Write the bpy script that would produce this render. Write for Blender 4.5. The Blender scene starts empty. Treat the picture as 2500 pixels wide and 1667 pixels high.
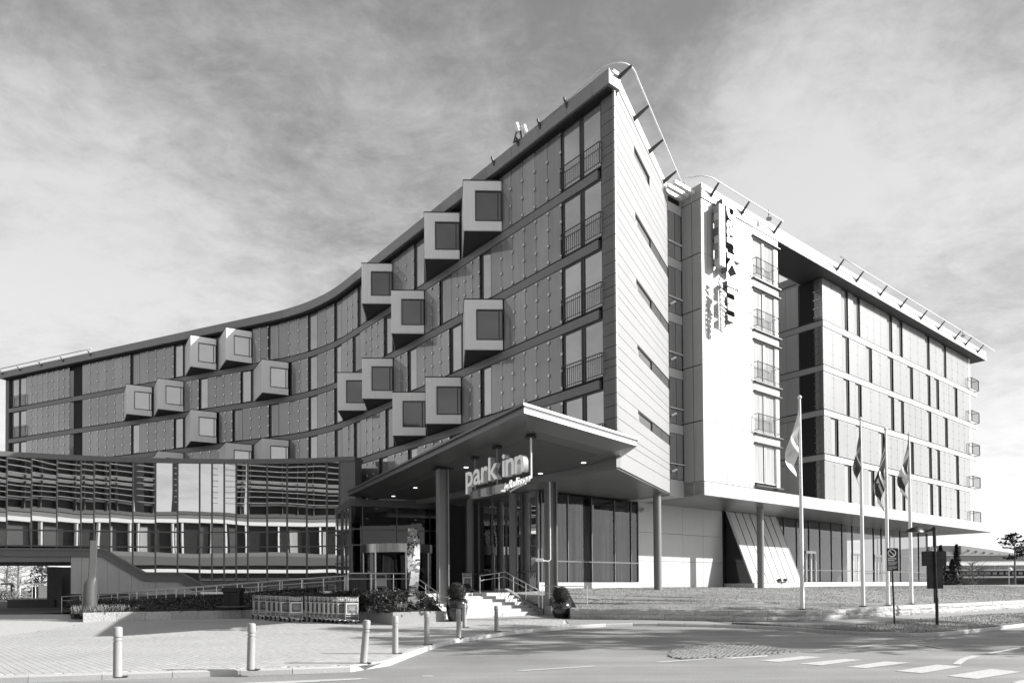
import bpy, bmesh, math, random
import numpy as np
from mathutils import Vector, Matrix, noise as mnoise
random.seed(7)
SC=bpy.context.scene; COL=SC.collection
R_=math.radians
# ------------------------------------------------------------------ camera
EYE=1.7; FPX=1670.; PCX=1250.; PCY=1405.; PIT=R_(0.93); ROL=R_(0.35)
fw=np.array([0,math.cos(PIT),math.sin(PIT)]); up0=np.array([0,-math.sin(PIT),math.cos(PIT)]); r0=np.array([1.,0,0])
rt=r0*math.cos(ROL)-up0*math.sin(ROL); up=up0*math.cos(ROL)+r0*math.sin(ROL)
cam=bpy.data.cameras.new('camera'); camo=bpy.data.objects.new('camera',cam); COL.objects.link(camo)
camo.matrix_world=Matrix(((rt[0],up[0],-fw[0],0),(rt[1],up[1],-fw[1],0),(rt[2],up[2],-fw[2],EYE),(0,0,0,1)))
cam.sensor_width=36; cam.lens=36*FPX/2500; cam.shift_x=0; cam.shift_y=(PCY-833.5)/2500; cam.clip_end=6000; cam.clip_start=.1
SC.camera=camo
# ------------------------------------------------------------------ sun and sky
SUN=Vector((.872,-.073,.452)).normalized(); SUN_EL=math.asin(SUN.z); SUN_AZ=math.atan2(SUN.x,SUN.y)
sl=bpy.data.lights.new('sun','SUN'); sl.energy=5.0; sl.angle=R_(.5); sl.color=(1,.99,.97)
so=bpy.data.objects.new('sun',sl); COL.objects.link(so); so.rotation_euler=(-SUN).to_track_quat('-Z','Y').to_euler(); so.location=(60,-10,60)
EXPO=0.75
SC.view_settings.view_transform='Standard'; SC.view_settings.look='None'; SC.view_settings.exposure=EXPO; SC.view_settings.gamma=1; SC.view_settings.use_curve_mapping=False
SC.render.engine='CYCLES'; SC.cycles.max_bounces=7; SC.cycles.diffuse_bounces=3; SC.cycles.glossy_bounces=4; SC.cycles.transparent_max_bounces=10
W=bpy.data.worlds.new('World'); SC.world=W; W.use_nodes=True
CLOUD_BANKS=[((-0.439, 0.794, 0.421), 60, 0.26), ((-0.534, 0.772, 0.344), 60, 0.1), ((0.322, 0.811, 0.489), 70, 0.36), ((0.509, 0.763, 0.399), 120, 0.26), ((0.179, 0.782, 0.597), 160, -0.26), ((-0.194, 0.816, 0.545), 30, -0.05), ((0.543, 0.767, 0.34), 200, -0.25), ((-0.482, 0.672, 0.562), 40, -0.04), ((0.004, 0.769, 0.64), 40, -0.0)]
def build_world():
    nt=W.node_tree; N=nt.nodes; L=nt.links; N.clear()
    out=N.new('ShaderNodeOutputWorld'); bg=N.new('ShaderNodeBackground'); bg.inputs[1].default_value=.1
    sky=N.new('ShaderNodeTexSky'); sky.sky_type='NISHITA'; sky.sun_disc=False; sky.sun_elevation=SUN_EL; sky.sun_rotation=SUN_AZ
    sky.altitude=100; sky.air_density=1.; sky.dust_density=1.4; sky.ozone_density=1.
    bw=N.new('ShaderNodeSeparateColor'); L.new(sky.outputs[0],bw.inputs[0])   # a black and white photograph: only the red-filtered brightness of the sky
    def math_(op,a,b=None,c=None):
        m=N.new('ShaderNodeMath'); m.operation=op
        for i,v in enumerate((a,b,c)):
            if v is None: continue
            if isinstance(v,(int,float)): m.inputs[i].default_value=v
            else: L.new(v,m.inputs[i])
        return m.outputs[0]
    geo=N.new('ShaderNodeTexCoord'); sep=N.new('ShaderNodeSeparateXYZ'); L.new(geo.outputs['Generated'],sep.inputs[0])
    z=math_('MAXIMUM',sep.outputs[2],0.0); den=math_('ADD',z,.16)
    px=math_('DIVIDE',sep.outputs[0],den); py=math_('DIVIDE',sep.outputs[1],den)
    def noise(sx,sy,det,rough,ox=0.,dist=0.,scale=1.):
        cb=N.new('ShaderNodeCombineXYZ'); L.new(math_('MULTIPLY_ADD',px,sx,ox),cb.inputs[0]); L.new(math_('MULTIPLY_ADD',py,sy,ox*1.7),cb.inputs[1])
        n=N.new('ShaderNodeTexNoise'); n.inputs['Scale'].default_value=scale; n.inputs['Detail'].default_value=det; n.inputs['Roughness'].default_value=rough; n.inputs['Distortion'].default_value=dist
        L.new(cb.outputs[0],n.inputs['Vector']); return n.outputs[0]
    big=noise(.5,.7,3,.5,3.1,.3); wisp=noise(1.25,1.7,10,.64,7.7,.4); fine=noise(4.6,5.4,9,.68,1.3,.6)
    tiny=noise(15.,17.,6,.7,9.2,.4)
    base=math_('MULTIPLY',bw.outputs[0],1.)
    horiz=math_('POWER',math_('SUBTRACT',1.,z),3.)
    m=math_('ADD',math_('MULTIPLY',big,.75),math_('ADD',math_('MULTIPLY',wisp,.95),math_('ADD',math_('MULTIPLY',fine,.66),math_('MULTIPLY',tiny,.34))))
    m=math_('ADD',m,math_('MULTIPLY',horiz,.55))
    nrm=N.new('ShaderNodeVectorMath'); nrm.operation='NORMALIZE'; L.new(geo.outputs['Generated'],nrm.inputs[0])
    for d,k,w in CLOUD_BANKS:    # where the large cloud banks and the clearer patches of this sky lie
        dp=N.new('ShaderNodeVectorMath'); dp.operation='DOT_PRODUCT'; L.new(nrm.outputs[0],dp.inputs[0]); dp.inputs[1].default_value=d
        m=math_('ADD',m,math_('MULTIPLY',math_('POWER',math_('MAXIMUM',dp.outputs['Value'],0.),float(k)),w))
    mr=N.new('ShaderNodeMapRange'); mr.interpolation_type='SMOOTHSTEP'; mr.inputs['From Min'].default_value=1.10; mr.inputs['From Max'].default_value=1.90; L.new(m,mr.inputs['Value'])
    mix=N.new('ShaderNodeMix'); mix.data_type='FLOAT'; L.new(mr.outputs[0],mix.inputs[0])
    L.new(math_('ADD',math_('MULTIPLY',base,.85),.75),mix.inputs[2])
    cloud=math_('ADD',math_('ADD',3.7,math_('MULTIPLY',base,.45)),math_('MULTIPLY',horiz,1.2)); L.new(cloud,mix.inputs[3])
    cc=N.new('ShaderNodeCombineColor'); [L.new(mix.outputs[0],cc.inputs[i]) for i in range(3)]
    L.new(cc.outputs[0],bg.inputs[0]); L.new(bg.outputs[0],out.inputs[0])
build_world()
# ------------------------------------------------------------------ site survey helpers
C0=np.array([0,0,EYE])
def ray(x,y): return fw+rt*(x-PCX)/FPX-up*(y-PCY)/FPX
def atz(x,y,z):
    d=ray(x,y); return C0+d*((z-EYE)/d[2])
def aty(x,y,Y):
    d=ray(x,y); return C0+d*(Y/d[1])
def proj(p):
    v=np.array(p,float)-C0; w=v@fw; return PCX+FPX*(v@rt)/w, PCY-FPX*(v@up)/w
def onplane(x,y,p,u):
    n=np.array([-u[1],u[0]]); d=ray(x,y); t=((np.array(p[:2]))@n)/(d[:2]@n); return C0+d*t
def gz(X,Y):
    s=min(1,max(0,(Y-23)/7)); return .24*s*s*(3-2*s)
def ground(x,y,off=.12):
    z=off
    for i in range(30):
        p=atz(x,y,z); z=.5*z+.5*(gz(p[0],p[1])+off)
    p[2]=gz(p[0],p[1])+off
    return p
# ------------------------------------------------------------------ mesh helpers
class MB:
    def __init__(s): s.v=[]; s.f=[]; s.m=[]; s.uv=None
    def add(s,vs,fs,mi=0):
        b=len(s.v); s.v+= [tuple(map(float,q)) for q in vs]; s.f+=[tuple(b+i for i in f) for f in fs]; s.m+=[mi]*len(fs); return s
    def quad(s,a,b,c,d,mi=0): return s.add([a,b,c,d],[(0,1,2,3)],mi)
    def hexa(s,b4,t4,mi=0):   # bottom loop ccw seen from above, top loop
        return s.add(list(b4)+list(t4),[(3,2,1,0),(4,5,6,7),(0,1,5,4),(1,2,6,5),(2,3,7,6),(3,0,4,7)],mi)
    def box(s,x0,x1,y0,y1,z0,z1,mi=0):
        return s.hexa([(x0,y0,z0),(x1,y0,z0),(x1,y1,z0),(x0,y1,z0)],[(x0,y0,z1),(x1,y0,z1),(x1,y1,z1),(x0,y1,z1)],mi)
    def prism(s,poly,z0,z1,mi=0):
        n=len(poly); vs=[(x,y,z0) for x,y in poly]+[(x,y,z1) for x,y in poly]
        return s.add(vs,[tuple(range(n-1,-1,-1)),tuple(range(n,2*n))]+[(i,(i+1)%n,n+(i+1)%n,n+i) for i in range(n)],mi)
    def tube(s,pts,r,n=8,mi=0,cap=True,r2=None):
        pts=[Vector(p) for p in pts]; rings=[]; prev=None; N=len(pts)
        for i,p in enumerate(pts):
            d=(pts[min(i+1,N-1)]-pts[max(i-1,0)]).normalized()
            if prev is None:
                a=Vector((0,0,1)) if abs(d.z)<.9 else Vector((1,0,0)); e=d.cross(a).normalized()
            else: e=(prev-d*prev.dot(d)).normalized()
            prev=e; g=d.cross(e); rr=r if r2 is None else r+(r2-r)*i/max(1,N-1)
            if isinstance(r,(list,tuple)): rr=r[i]
            rings.append([p+(e*math.cos(2*math.pi*k/n)+g*math.sin(2*math.pi*k/n))*rr for k in range(n)])
        vs=[q for R in rings for q in R]; fs=[]
        for i in range(N-1):
            for k in range(n): fs.append((i*n+k,i*n+(k+1)%n,(i+1)*n+(k+1)%n,(i+1)*n+k))
        if cap: fs+= [tuple(range(n-1,-1,-1)),tuple((N-1)*n+k for k in range(n))]
        return s.add(vs,fs,mi)
    def lathe(s,prof,c=(0,0,0),n=16,mi=0,cap=True):
        vs=[];fs=[]
        for r,z in prof:
            for k in range(n): vs.append((c[0]+r*math.cos(2*math.pi*k/n),c[1]+r*math.sin(2*math.pi*k/n),c[2]+z))
        for i in range(len(prof)-1):
            for k in range(n): fs.append((i*n+k,i*n+(k+1)%n,(i+1)*n+(k+1)%n,(i+1)*n+k))
        if cap: fs+=[tuple(range(n-1,-1,-1)),tuple((len(prof)-1)*n+k for k in range(n))]
        return s.add(vs,fs,mi)
    def build(s,name,mat,parent=None,smooth=False,kind=None,bevel=0,label=None):
        o0=ORG.get(parent.name,(0,0,0)) if parent else (0,0,0)
        me=bpy.data.meshes.new(name); v=np.array(s.v,dtype=np.float64).reshape(-1,3)-np.array(o0)
        me.from_pydata(v.tolist(),[],s.f)
        mats=mat if isinstance(mat,(list,tuple)) else [mat]
        for m in mats: me.materials.append(m)
        if len(mats)>1: me.polygons.foreach_set('material_index',s.m)
        if smooth: me.polygons.foreach_set('use_smooth',[True]*len(me.polygons))
        me.update()
        o=bpy.data.objects.new(name,me); COL.objects.link(o)
        if smooth=='auto' or smooth=='edge': me.set_sharp_from_angle(angle=R_(35))
        if parent: o.parent=parent; ORG[o.name]=o0
        if kind: o['kind']=kind
        if label: o['label']=label
        if bevel:
            b=o.modifiers.new('bevel','BEVEL'); b.width=bevel; b.segments=2; b.limit_method='ANGLE'
        return o
ORG={}
def thing(name,label,cat,loc=(0,0,0),group=None,rz=0):
    o=bpy.data.objects.new(name,None); COL.objects.link(o); o.location=[float(q) for q in loc]; o.rotation_euler=(0,0,rz); o.empty_display_size=.3
    o['label']=label; o['category']=cat
    if group: o['group']=group
    ORG[o.name]=tuple(float(q) for q in loc); return o
def local(name,label,cat,loc,group=None,rz=0):   # a thing whose parts are given in its own coordinates
    o=thing(name,label,cat,loc,group,rz); ORG[o.name]=(0,0,0); return o
def tag(o,label,cat,group=None):
    o['label']=label; o['category']=cat
    if group: o['group']=group
    return o
def dup(root,loc,rz=None,label=None,tilt=None):
    r=root.copy(); COL.objects.link(r); r.location=[float(q) for q in loc]
    if rz is not None: r.rotation_euler=(0,0,rz)
    if tilt: r.rotation_euler=tilt
    if label: r['label']=label
    for ch in list(root.children):
        c=ch.copy(); COL.objects.link(c); c.parent=r
        for gch in list(ch.children):
            d=gch.copy(); COL.objects.link(d); d.parent=c
    return r
def piece(name,mesh,loc,parent,rz=0):
    o=bpy.data.objects.new(name,mesh); COL.objects.link(o); o.location=loc; o.rotation_euler=(0,0,rz); o.parent=parent; return o
# ------------------------------------------------------------------ materials (the photograph is black and white: every colour is a grey)
MATS={}
def mat(name,v,rough=.6,metal=0.,coat=0.,var=0.,vscale=3.,bump=0.,bscale=20.,bdet=5,stretch=(1,1,1),rnd=0.,ior=1.5,v2=None,streak=0.,spec=.5,coatr=.03,coatior=1.5,dirt=0.,emit=0.,lane=0.):
    if name in MATS: return MATS[name]
    m=bpy.data.materials.new(name); m.use_nodes=True; nt=m.node_tree; N=nt.nodes; L=nt.links
    b=N['Principled BSDF']; b.inputs['Roughness'].default_value=rough; b.inputs['Metallic'].default_value=metal; b.inputs['IOR'].default_value=ior
    b.inputs['Coat Weight'].default_value=coat; b.inputs['Coat IOR'].default_value=coatior; b.inputs['Coat Roughness'].default_value=coatr; b.inputs['Specular IOR Level'].default_value=spec
    b.inputs['Base Color'].default_value=(v,v,v,1)
    tc=N.new('ShaderNodeNewGeometry'); mp=N.new('ShaderNodeMapping'); mp.inputs['Scale'].default_value=stretch; L.new(tc.outputs['Position'],mp.inputs[0])
    cur=None
    def mul(a,bv):
        x=N.new('ShaderNodeMath'); x.operation='MULTIPLY'; L.new(a,x.inputs[0])
        if isinstance(bv,float): x.inputs[1].default_value=bv
        else: L.new(bv,x.inputs[1])
        return x.outputs[0]
    def rng(sock,lo,hi,fmin=.3,fmax=.7):
        r=N.new('ShaderNodeMapRange'); L.new(sock,r.inputs[0]); r.inputs[1].default_value=fmin; r.inputs[2].default_value=fmax; r.inputs[3].default_value=lo; r.inputs[4].default_value=hi; return r.outputs[0]
    if var:
        n=N.new('ShaderNodeTexNoise'); n.inputs['Scale'].default_value=vscale; n.inputs['Detail'].default_value=6; n.inputs['Roughness'].default_value=.65; L.new(mp.outputs[0],n.inputs[0])
        cur=rng(n.outputs[0],v*(1-var),v*(1+var))
    if dirt:
        n=N.new('ShaderNodeTexNoise'); n.inputs['Scale'].default_value=.35; n.inputs['Detail'].default_value=5; L.new(tc.outputs['Position'],n.inputs[0])
        q=rng(n.outputs[0],1-dirt,1+dirt*.6); 
        if cur is None:
            vv=N.new('ShaderNodeValue'); vv.outputs[0].default_value=v; cur=vv.outputs[0]
        cur=mul(cur,q)
    if lane:
        mp3=N.new('ShaderNodeMapping'); mp3.inputs['Scale'].default_value=(.07,.9,1); mp3.inputs['Rotation'].default_value=(0,0,-.12); L.new(tc.outputs['Position'],mp3.inputs[0])
        n=N.new('ShaderNodeTexNoise'); n.inputs['Scale'].default_value=1.; n.inputs['Detail'].default_value=6; L.new(mp3.outputs[0],n.inputs[0])
        cur=mul(cur,rng(n.outputs[0],1-lane,1+lane))
    if streak:
        mp2=N.new('ShaderNodeMapping'); mp2.inputs['Scale'].default_value=(9,9,.35); L.new(tc.outputs['Position'],mp2.inputs[0])
        n=N.new('ShaderNodeTexNoise'); n.inputs['Scale'].default_value=1.; n.inputs['Detail'].default_value=3; L.new(mp2.outputs[0],n.inputs[0])
        q=rng(n.outputs[0],1-streak,1+streak)
        if cur is None:
            vv=N.new('ShaderNodeValue'); vv.outputs[0].default_value=v; cur=vv.outputs[0]
        cur=mul(cur,q)
    if rnd:
        oi=N.new('ShaderNodeObjectInfo'); q=rng(oi.outputs['Random'],1-rnd,1+rnd,0.,1.)
        if cur is None:
            vv=N.new('ShaderNodeValue'); vv.outputs[0].default_value=v; cur=vv.outputs[0]
        cur=mul(cur,q)
    if cur is not None:
        cc=N.new('ShaderNodeCombineColor'); [L.new(cur,cc.inputs[i]) for i in range(3)]; L.new(cc.outputs[0],b.inputs['Base Color'])
    if bump:
        n=N.new('ShaderNodeTexNoise'); n.inputs['Scale'].default_value=bscale; n.inputs['Detail'].default_value=bdet; L.new(mp.outputs[0],n.inputs[0])
        bp=N.new('ShaderNodeBump'); bp.inputs['Strength'].default_value=1.; bp.inputs['Distance'].default_value=bump; L.new(n.outputs[0],bp.inputs['Height']); L.new(bp.outputs[0],b.inputs['Normal'])
        if coat: L.new(bp.outputs[0],b.inputs['Coat Normal'])
    if emit:
        b.inputs['Emission Color'].default_value=(1,1,1,1); b.inputs['Emission Strength'].default_value=emit
    MATS[name]=m; return m
def glass_see(name,trans=.5,ior=1.6,wav=.004,wsc=.5):
    if name in MATS: return MATS[name]
    m=bpy.data.materials.new(name); m.use_nodes=True; nt=m.node_tree; N=nt.nodes; L=nt.links; N.clear()
    o=N.new('ShaderNodeOutputMaterial'); mx=N.new('ShaderNodeMixShader'); t=N.new('ShaderNodeBsdfTransparent'); t.inputs[0].default_value=(trans,trans,trans,1)
    g=N.new('ShaderNodeBsdfGlossy'); g.inputs['Roughness'].default_value=.01; g.inputs[0].default_value=(.95,.95,.95,1)
    fr=N.new('ShaderNodeFresnel'); fr.inputs[0].default_value=ior
    geo=N.new('ShaderNodeNewGeometry'); n=N.new('ShaderNodeTexNoise'); n.inputs['Scale'].default_value=wsc; n.inputs['Detail'].default_value=1; L.new(geo.outputs['Position'],n.inputs[0])
    bp=N.new('ShaderNodeBump'); bp.inputs['Strength'].default_value=1; bp.inputs['Distance'].default_value=wav; L.new(n.outputs[0],bp.inputs['Height']); L.new(bp.outputs[0],g.inputs['Normal'])
    L.new(fr.outputs[0],mx.inputs[0]); L.new(t.outputs[0],mx.inputs[1]); L.new(g.outputs[0],mx.inputs[2]); L.new(mx.outputs[0],o.inputs[0])
    MATS[name]=m; return m
M=dict(
 asphalt=mat('asphalt',.28,.85,var=.28,vscale=30,bump=.004,bscale=160,dirt=.2,spec=.3,lane=.16),
 sidewalk=mat('sidewalk_asphalt',.32,.85,var=.2,vscale=30,bump=.003,bscale=160,dirt=.12,spec=.3),
 paver=mat('paver',.46,.8,var=.15,vscale=25,bump=.002,bscale=120,rnd=.1,dirt=.1,spec=.3),
 mortar=mat('paver_bed',.45,.9,var=.2,vscale=20),
 kerb=mat('kerb_granite',.5,.75,var=.22,vscale=60,bump=.003,bscale=80,dirt=.1),
 granite=mat('rough_granite',.42,.8,var=.3,vscale=22,bump=.03,bscale=14,rnd=.12),
 granite_s=mat('sawn_granite',.26,.75,var=.25,vscale=50,bump=.002,bscale=60),
 line=mat('road_paint',.52,.7,var=.22,vscale=14),
 line_old=mat('worn_paint',.26,.8,var=.15,vscale=12),
 lawn=mat('lawn_soil',.26,.95,var=.22,vscale=7,bump=.03,bscale=30,dirt=.25),
 blade=mat('grass_blade',.29,.7,var=.15,vscale=4,rnd=.2),
 soil=mat('planting_soil',.035,.95,var=.4,vscale=10,bump=.03,bscale=20),
 shrub=mat('shrub_leaf',.045,.55,var=.5,vscale=3),
 grassleaf=mat('ornamental_grass',.2,.6,var=.35,vscale=9),
 pine=mat('pine_needles',.035,.7,var=.4,vscale=2), bark=mat('bark',.12,.9,var=.4,vscale=8,bump=.02), bare=mat('bare_twig',.16,.9,var=.3,vscale=4),
 gravel=mat('gravel',.36,.9,var=.5,vscale=18,bump=.03,bscale=40),
 panel=mat('glazed_cladding',.21,.35,coat=1.,coatior=1.9,rnd=.24,streak=.16,dirt=.1,ior=1.55,bump=.004,bscale=.9,coatr=.02),
 panel_e=mat('glazed_cladding_light',.19,.35,coat=1.,rnd=.07,streak=.12,dirt=.06,ior=1.55,bump=.003,bscale=.9,coatr=.02),
 dark=mat('shadow_gap',.018,.8), frame=mat('window_frame',.06,.4,metal=.3), fixing=mat('steel_fixing',.55,.25,metal=.9),
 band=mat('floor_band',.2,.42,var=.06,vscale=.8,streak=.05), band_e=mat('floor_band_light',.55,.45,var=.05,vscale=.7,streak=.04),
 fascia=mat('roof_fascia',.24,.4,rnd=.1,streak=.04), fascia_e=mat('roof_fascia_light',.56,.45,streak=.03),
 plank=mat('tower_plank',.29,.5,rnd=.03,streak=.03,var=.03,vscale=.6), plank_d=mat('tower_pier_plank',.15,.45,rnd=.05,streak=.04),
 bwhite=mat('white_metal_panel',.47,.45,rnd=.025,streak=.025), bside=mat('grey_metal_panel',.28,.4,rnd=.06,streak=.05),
 baywin=mat('bay_glass_dark',.03,.04,ior=2.2,bump=.004,bscale=.5,bdet=1),win=mat('window_glass',.24,.03,ior=4.2,bump=.005,bscale=.5,bdet=1,rnd=.3), wincurt=mat('window_glass_curtained',.30,.05,ior=2.0,streak=.25,bump=.005,bscale=.5),
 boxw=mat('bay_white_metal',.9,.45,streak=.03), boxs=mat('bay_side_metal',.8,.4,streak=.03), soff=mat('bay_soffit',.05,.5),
 soffit=mat('soffit_metal',.25,.3,metal=.4,streak=0,var=.08,vscale=1.), steel=mat('stainless_steel',.72,.35,metal=1.), tube=mat('light_tube',.78,.35), bracket=mat('dark_bracket',.05,.5),
 black=mat('black_paint',.012,.35), blackm=mat('black_panel',.012,.5), white=mat('white_paint',.8,.5), mirror=mat('mirror_steel',.5,.03,metal=1.,bump=.05,bscale=1.6,bdet=2),
 colm=mat('column_paint',.20,.35,var=.05), ceil=mat('canopy_plank',.085,.38,rnd=.1), canedge=mat('canopy_edge',.11,.3,metal=.2), canwhite=mat('canopy_fascia',.8,.35), 
 mirrorg=mat('mirror_glass',.66,.01,metal=1.,bump=.006,bscale=.35,bdet=0), mull=mat('mullion',.14,.35,metal=.3),
 conc=mat('light_concrete',.55,.75,var=.06,vscale=1.5,streak=.05), concd=mat('dark_concrete',.13,.8,var=.1,vscale=2), stepm=mat('step_granite',.55,.75,var=.1,vscale=25,rnd=.06),
 pot=mat('glazed_pot',.012,.12,coat=.6,spec=.6), bronze=mat('grey_sculpture',.10,.4,var=.1,vscale=6,metal=.2), boll=mat('bollard_paint',.33,.45,var=.05,vscale=8),
 inter=mat('interior_dark',.05,.9), interl=mat('interior_floor',.25,.6), curtain=mat('curtain',.4,.9,streak=.35),
 lampon=mat('lamp_lens',.9,.3,emit=1.3), rubber=mat('rubber',.02,.8), panelad=mat('ad_panel',.14,.35,var=.2,vscale=4), adtext=mat('panel_print',.5,.5),
 greyA=mat('block_dark',.09,.5), greyB=mat('block_mid',.22,.5), greyC=mat('block_pale',.42,.5), letter=mat('letter_white',.72,.4), letterglow=mat('letter_added_glow',.8,.4,emit=.09), letters_=mat('letter_return',.10,.5), letterr=mat('letter_side',.5,.5),  # faint emission added to brighten the hanging letters, no lamp inside them
 flagw=mat('flag_white',.75,.8), flagr=mat('flag_mid',.07,.8), flagb=mat('flag_dark',.035,.8), flagg=mat('flag_grey',.25,.8),
 terml=mat('pale_hall',.62,.7), termd=mat('brown_wall',.07,.8,var=.15,vscale=2), termm=mat('grey_roof',.2,.7), termg=mat('far_glass',.12,.15,ior=2.,rnd=.5), brightm=mat('sheet_roof',.7,.5,streak=.1),
 car=mat('car_paint',.03,.25,coat=.8), louv=mat('louvre',.5,.5), offd=mat('office_dark',.022,.5), offw=mat('office_white',.85,.5), offg=mat('office_grey',.13,.6), offl=mat('office_ground',.1,.7),
)
M['vent']=mat('vent_slat',.13,.5)
M['glass']=glass_see('lobby_glass',.62,1.5); M['glassd']=glass_see('dark_lobby_glass',.25,1.55)
# ================================================================== GROUND
def Z12(x,y): return gz(x,y)+.12
KPX=[(0,1667),(280,1658),(560,1649.4),(832,1641),(911,1635.8),(968,1619),(1022.6,1595),(1077,1577),(1131,1565),(1199.5,1556),(1266.7,1545.5),(1382,1535),(1483.5,1529),(1570,1527),(1628,1528),(1743.7,1530.5),(1860,1534.5),(1969.6,1541),(2103.6,1550),(2230,1553),(2291,1552),(2365.5,1545),(2500,1529)]
kw=sorted([tuple(ground(x,y,0.)[:2]) for x,y in KPX])
kw=[(-80,kw[0][1]-.123*(80+kw[0][0]))]+kw+[(90,kw[-1][1]+.56*(90-kw[-1][0]))]
KX=[p[0] for p in kw]; KY=[p[1] for p in kw]
def kY(x): return float(np.interp(x,KX,KY))
wpx=[(1392,1510.),(1450,1511),(1600,1512.5),(1800,1516.5),(1900,1517.5),(1960.7,1517),(2014,1513.5),(2127,1507),(2350,1493.4),(2500,1483)]
ww=[tuple(ground(x,y)[:2]) for x,y in wpx]; ww+=[(90,ww[-1][1]+(90-ww[-1][0])*.72)]
WX=[p[0] for p in ww]; WY=[p[1] for p in ww]
def Yw(x): return float(np.interp(x,WX,WY))
va=ground(2083,1525.5); vb=ground(2500,1496)
VX=[8.2,10.5,va[0],vb[0],90]; VY=[kY(8.2)+.15,kY(10.5)+.75,va[1],vb[1],vb[1]+(90-vb[0])*.66]
def Yv(x): return max(kY(x)+.15,float(np.interp(x,VX,VY)))
O2=np.array([10.55,37.4]); UE=np.array([.7822,.623]); NE=np.array([.623,-.7822])
def EP(t,n): p=O2+UE*t+NE*n; return float(p[0]),float(p[1])
def Yb(x):
    n=-4.1; t=(x-10.55-.623*n)/.7822; return 37.4+.623*t-.7822*n
def zlawn(x,y):
    yw=Yw(x)+.2; yb=Yb(x); a=min(1,max(0,(y-yw)/max(.5,yb-yw-1.0))); zt=gz(x,yw)+.12+.40
    return zt+(1.60-zt)*(a*(1.55-.55*a))
def onlawn(x,y):
    z=1.
    for i in range(40):
        p=atz(x,y,min(z,1.66)); z=.6*z+.4*zlawn(p[0],p[1])
    p[2]=zlawn(p[0],p[1]); return p
def strip(name,m,xs,lo,hi,zf,ny,kind='structure'):
    mb=MB(); vs=[]; fs=[]
    for x in xs:
        a,b=lo(x),hi(x)
        for j in range(ny+1):
            y=a+(b-a)*j/ny; vs.append((x,y,zf(x,y)))
    for i in range(len(xs)-1):
        for j in range(ny):
            k=i*(ny+1)+j; fs.append((k,k+ny+1,k+ny+2,k+1))
    mb.add(vs,fs); return mb.build(name,m,None,smooth=True,kind=kind)
def lin(a,b,d): n=max(1,int(round((b-a)/d))); return [a+(b-a)*i/n for i in range(n+1)]
def xs_of(a,b,d): return sorted(set([round(q,3) for q in lin(a,b,d)]+[round(q,3) for q in KX if a<q<b]))
mb=MB(); mb.quad((-3000,-3000,-.25),(3000,-3000,-.25),(3000,3000,-.25),(-3000,3000,-.25)); mb.build('ground',mat('far_ground',.12,.95,var=.3,vscale=.05),None,kind='structure')
ro=strip('road',M['asphalt'],lin(-90,95,1.25),lambda x:-14.,lambda x:kY(x)+1.0,lambda x,y:gz(x,y),56)
PLX=2.2
strip('plaza',M['mortar'],xs_of(-80,PLX,.5),lambda x:kY(x)+.13,lambda x:min(38.,46),lambda x,y:Z12(x,y)-.016,44)
strip('sidewalk',M['sidewalk'],xs_of(PLX,90,.5),lambda x:(Yv(x) if x>8.2 else kY(x)+.13),lambda x:Yw(x)+.1,Z12,12)
ve=strip('verge',M['lawn'],xs_of(8.3,90,.6),lambda x:kY(x)+.13,lambda x:Yv(x)+.02,lambda x,y:Z12(x,y)+.02,8)
la=strip('lawn',M['lawn'],lin(WX[0]+.3,90,.6),lambda x:Yw(x)+.18,lambda x:Yb(x)+(0 if x<47 else 2),zlawn,22)
# carriageway that runs on under the glass link
strip('road_under_link',mat('service_road',.07,.85,var=.2,vscale=20),lin(-60,-26.5,2),lambda x:38.,lambda x:130,lambda x,y:.36,20)
# grass blades: nobody could count them
def blades(name,m,pts,h,w,lean=.5,kind='stuff'):
    mb=MB(); vs=[];fs=[]
    for (x,y,z) in pts:
        a=random.uniform(0,6.283); hh=h*random.uniform(.5,1.2); ww_=w*random.uniform(.7,1.3); lx=random.gauss(0,lean)*hh; ly=random.gauss(0,lean)*hh; k=len(vs)
        vs+=[(x-ww_*math.cos(a),y-ww_*math.sin(a),z-.01),(x+ww_*math.cos(a),y+ww_*math.sin(a),z-.01),(x+lx,y+ly,z+hh)]; fs.append((k,k+1,k+2))
    mb.add(vs,fs); return mb.build(name,m,None,kind=kind)
pts=[]
for i in range(52000):
    x=random.uniform(WX[0]+.4,48); a=random.random()
    lo,hi=Yw(x)+.2,min(Yb(x),Yw(x)+16); y=lo+(hi-lo)*a; 
    if mnoise.noise((x*.8,y*.8,0))<-.28: continue
    pts.append((x,y,zlawn(x,y)))
tag(blades('grass',M['blade'],pts,.05,.013),'short dry lawn sloping up behind the stone wall','grass')
pts=[]
for i in range(16000):
    x=8.4+random.random()**1.3*32; lo,hi=kY(x)+.2,Yv(x); y=random.uniform(lo,hi); pts.append((x,y,Z12(x,y)+.02))
tag(blades('grass',M['blade'],pts,.055,.013),'rough grass on the kerbside verge around the two sign posts','grass')
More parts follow.
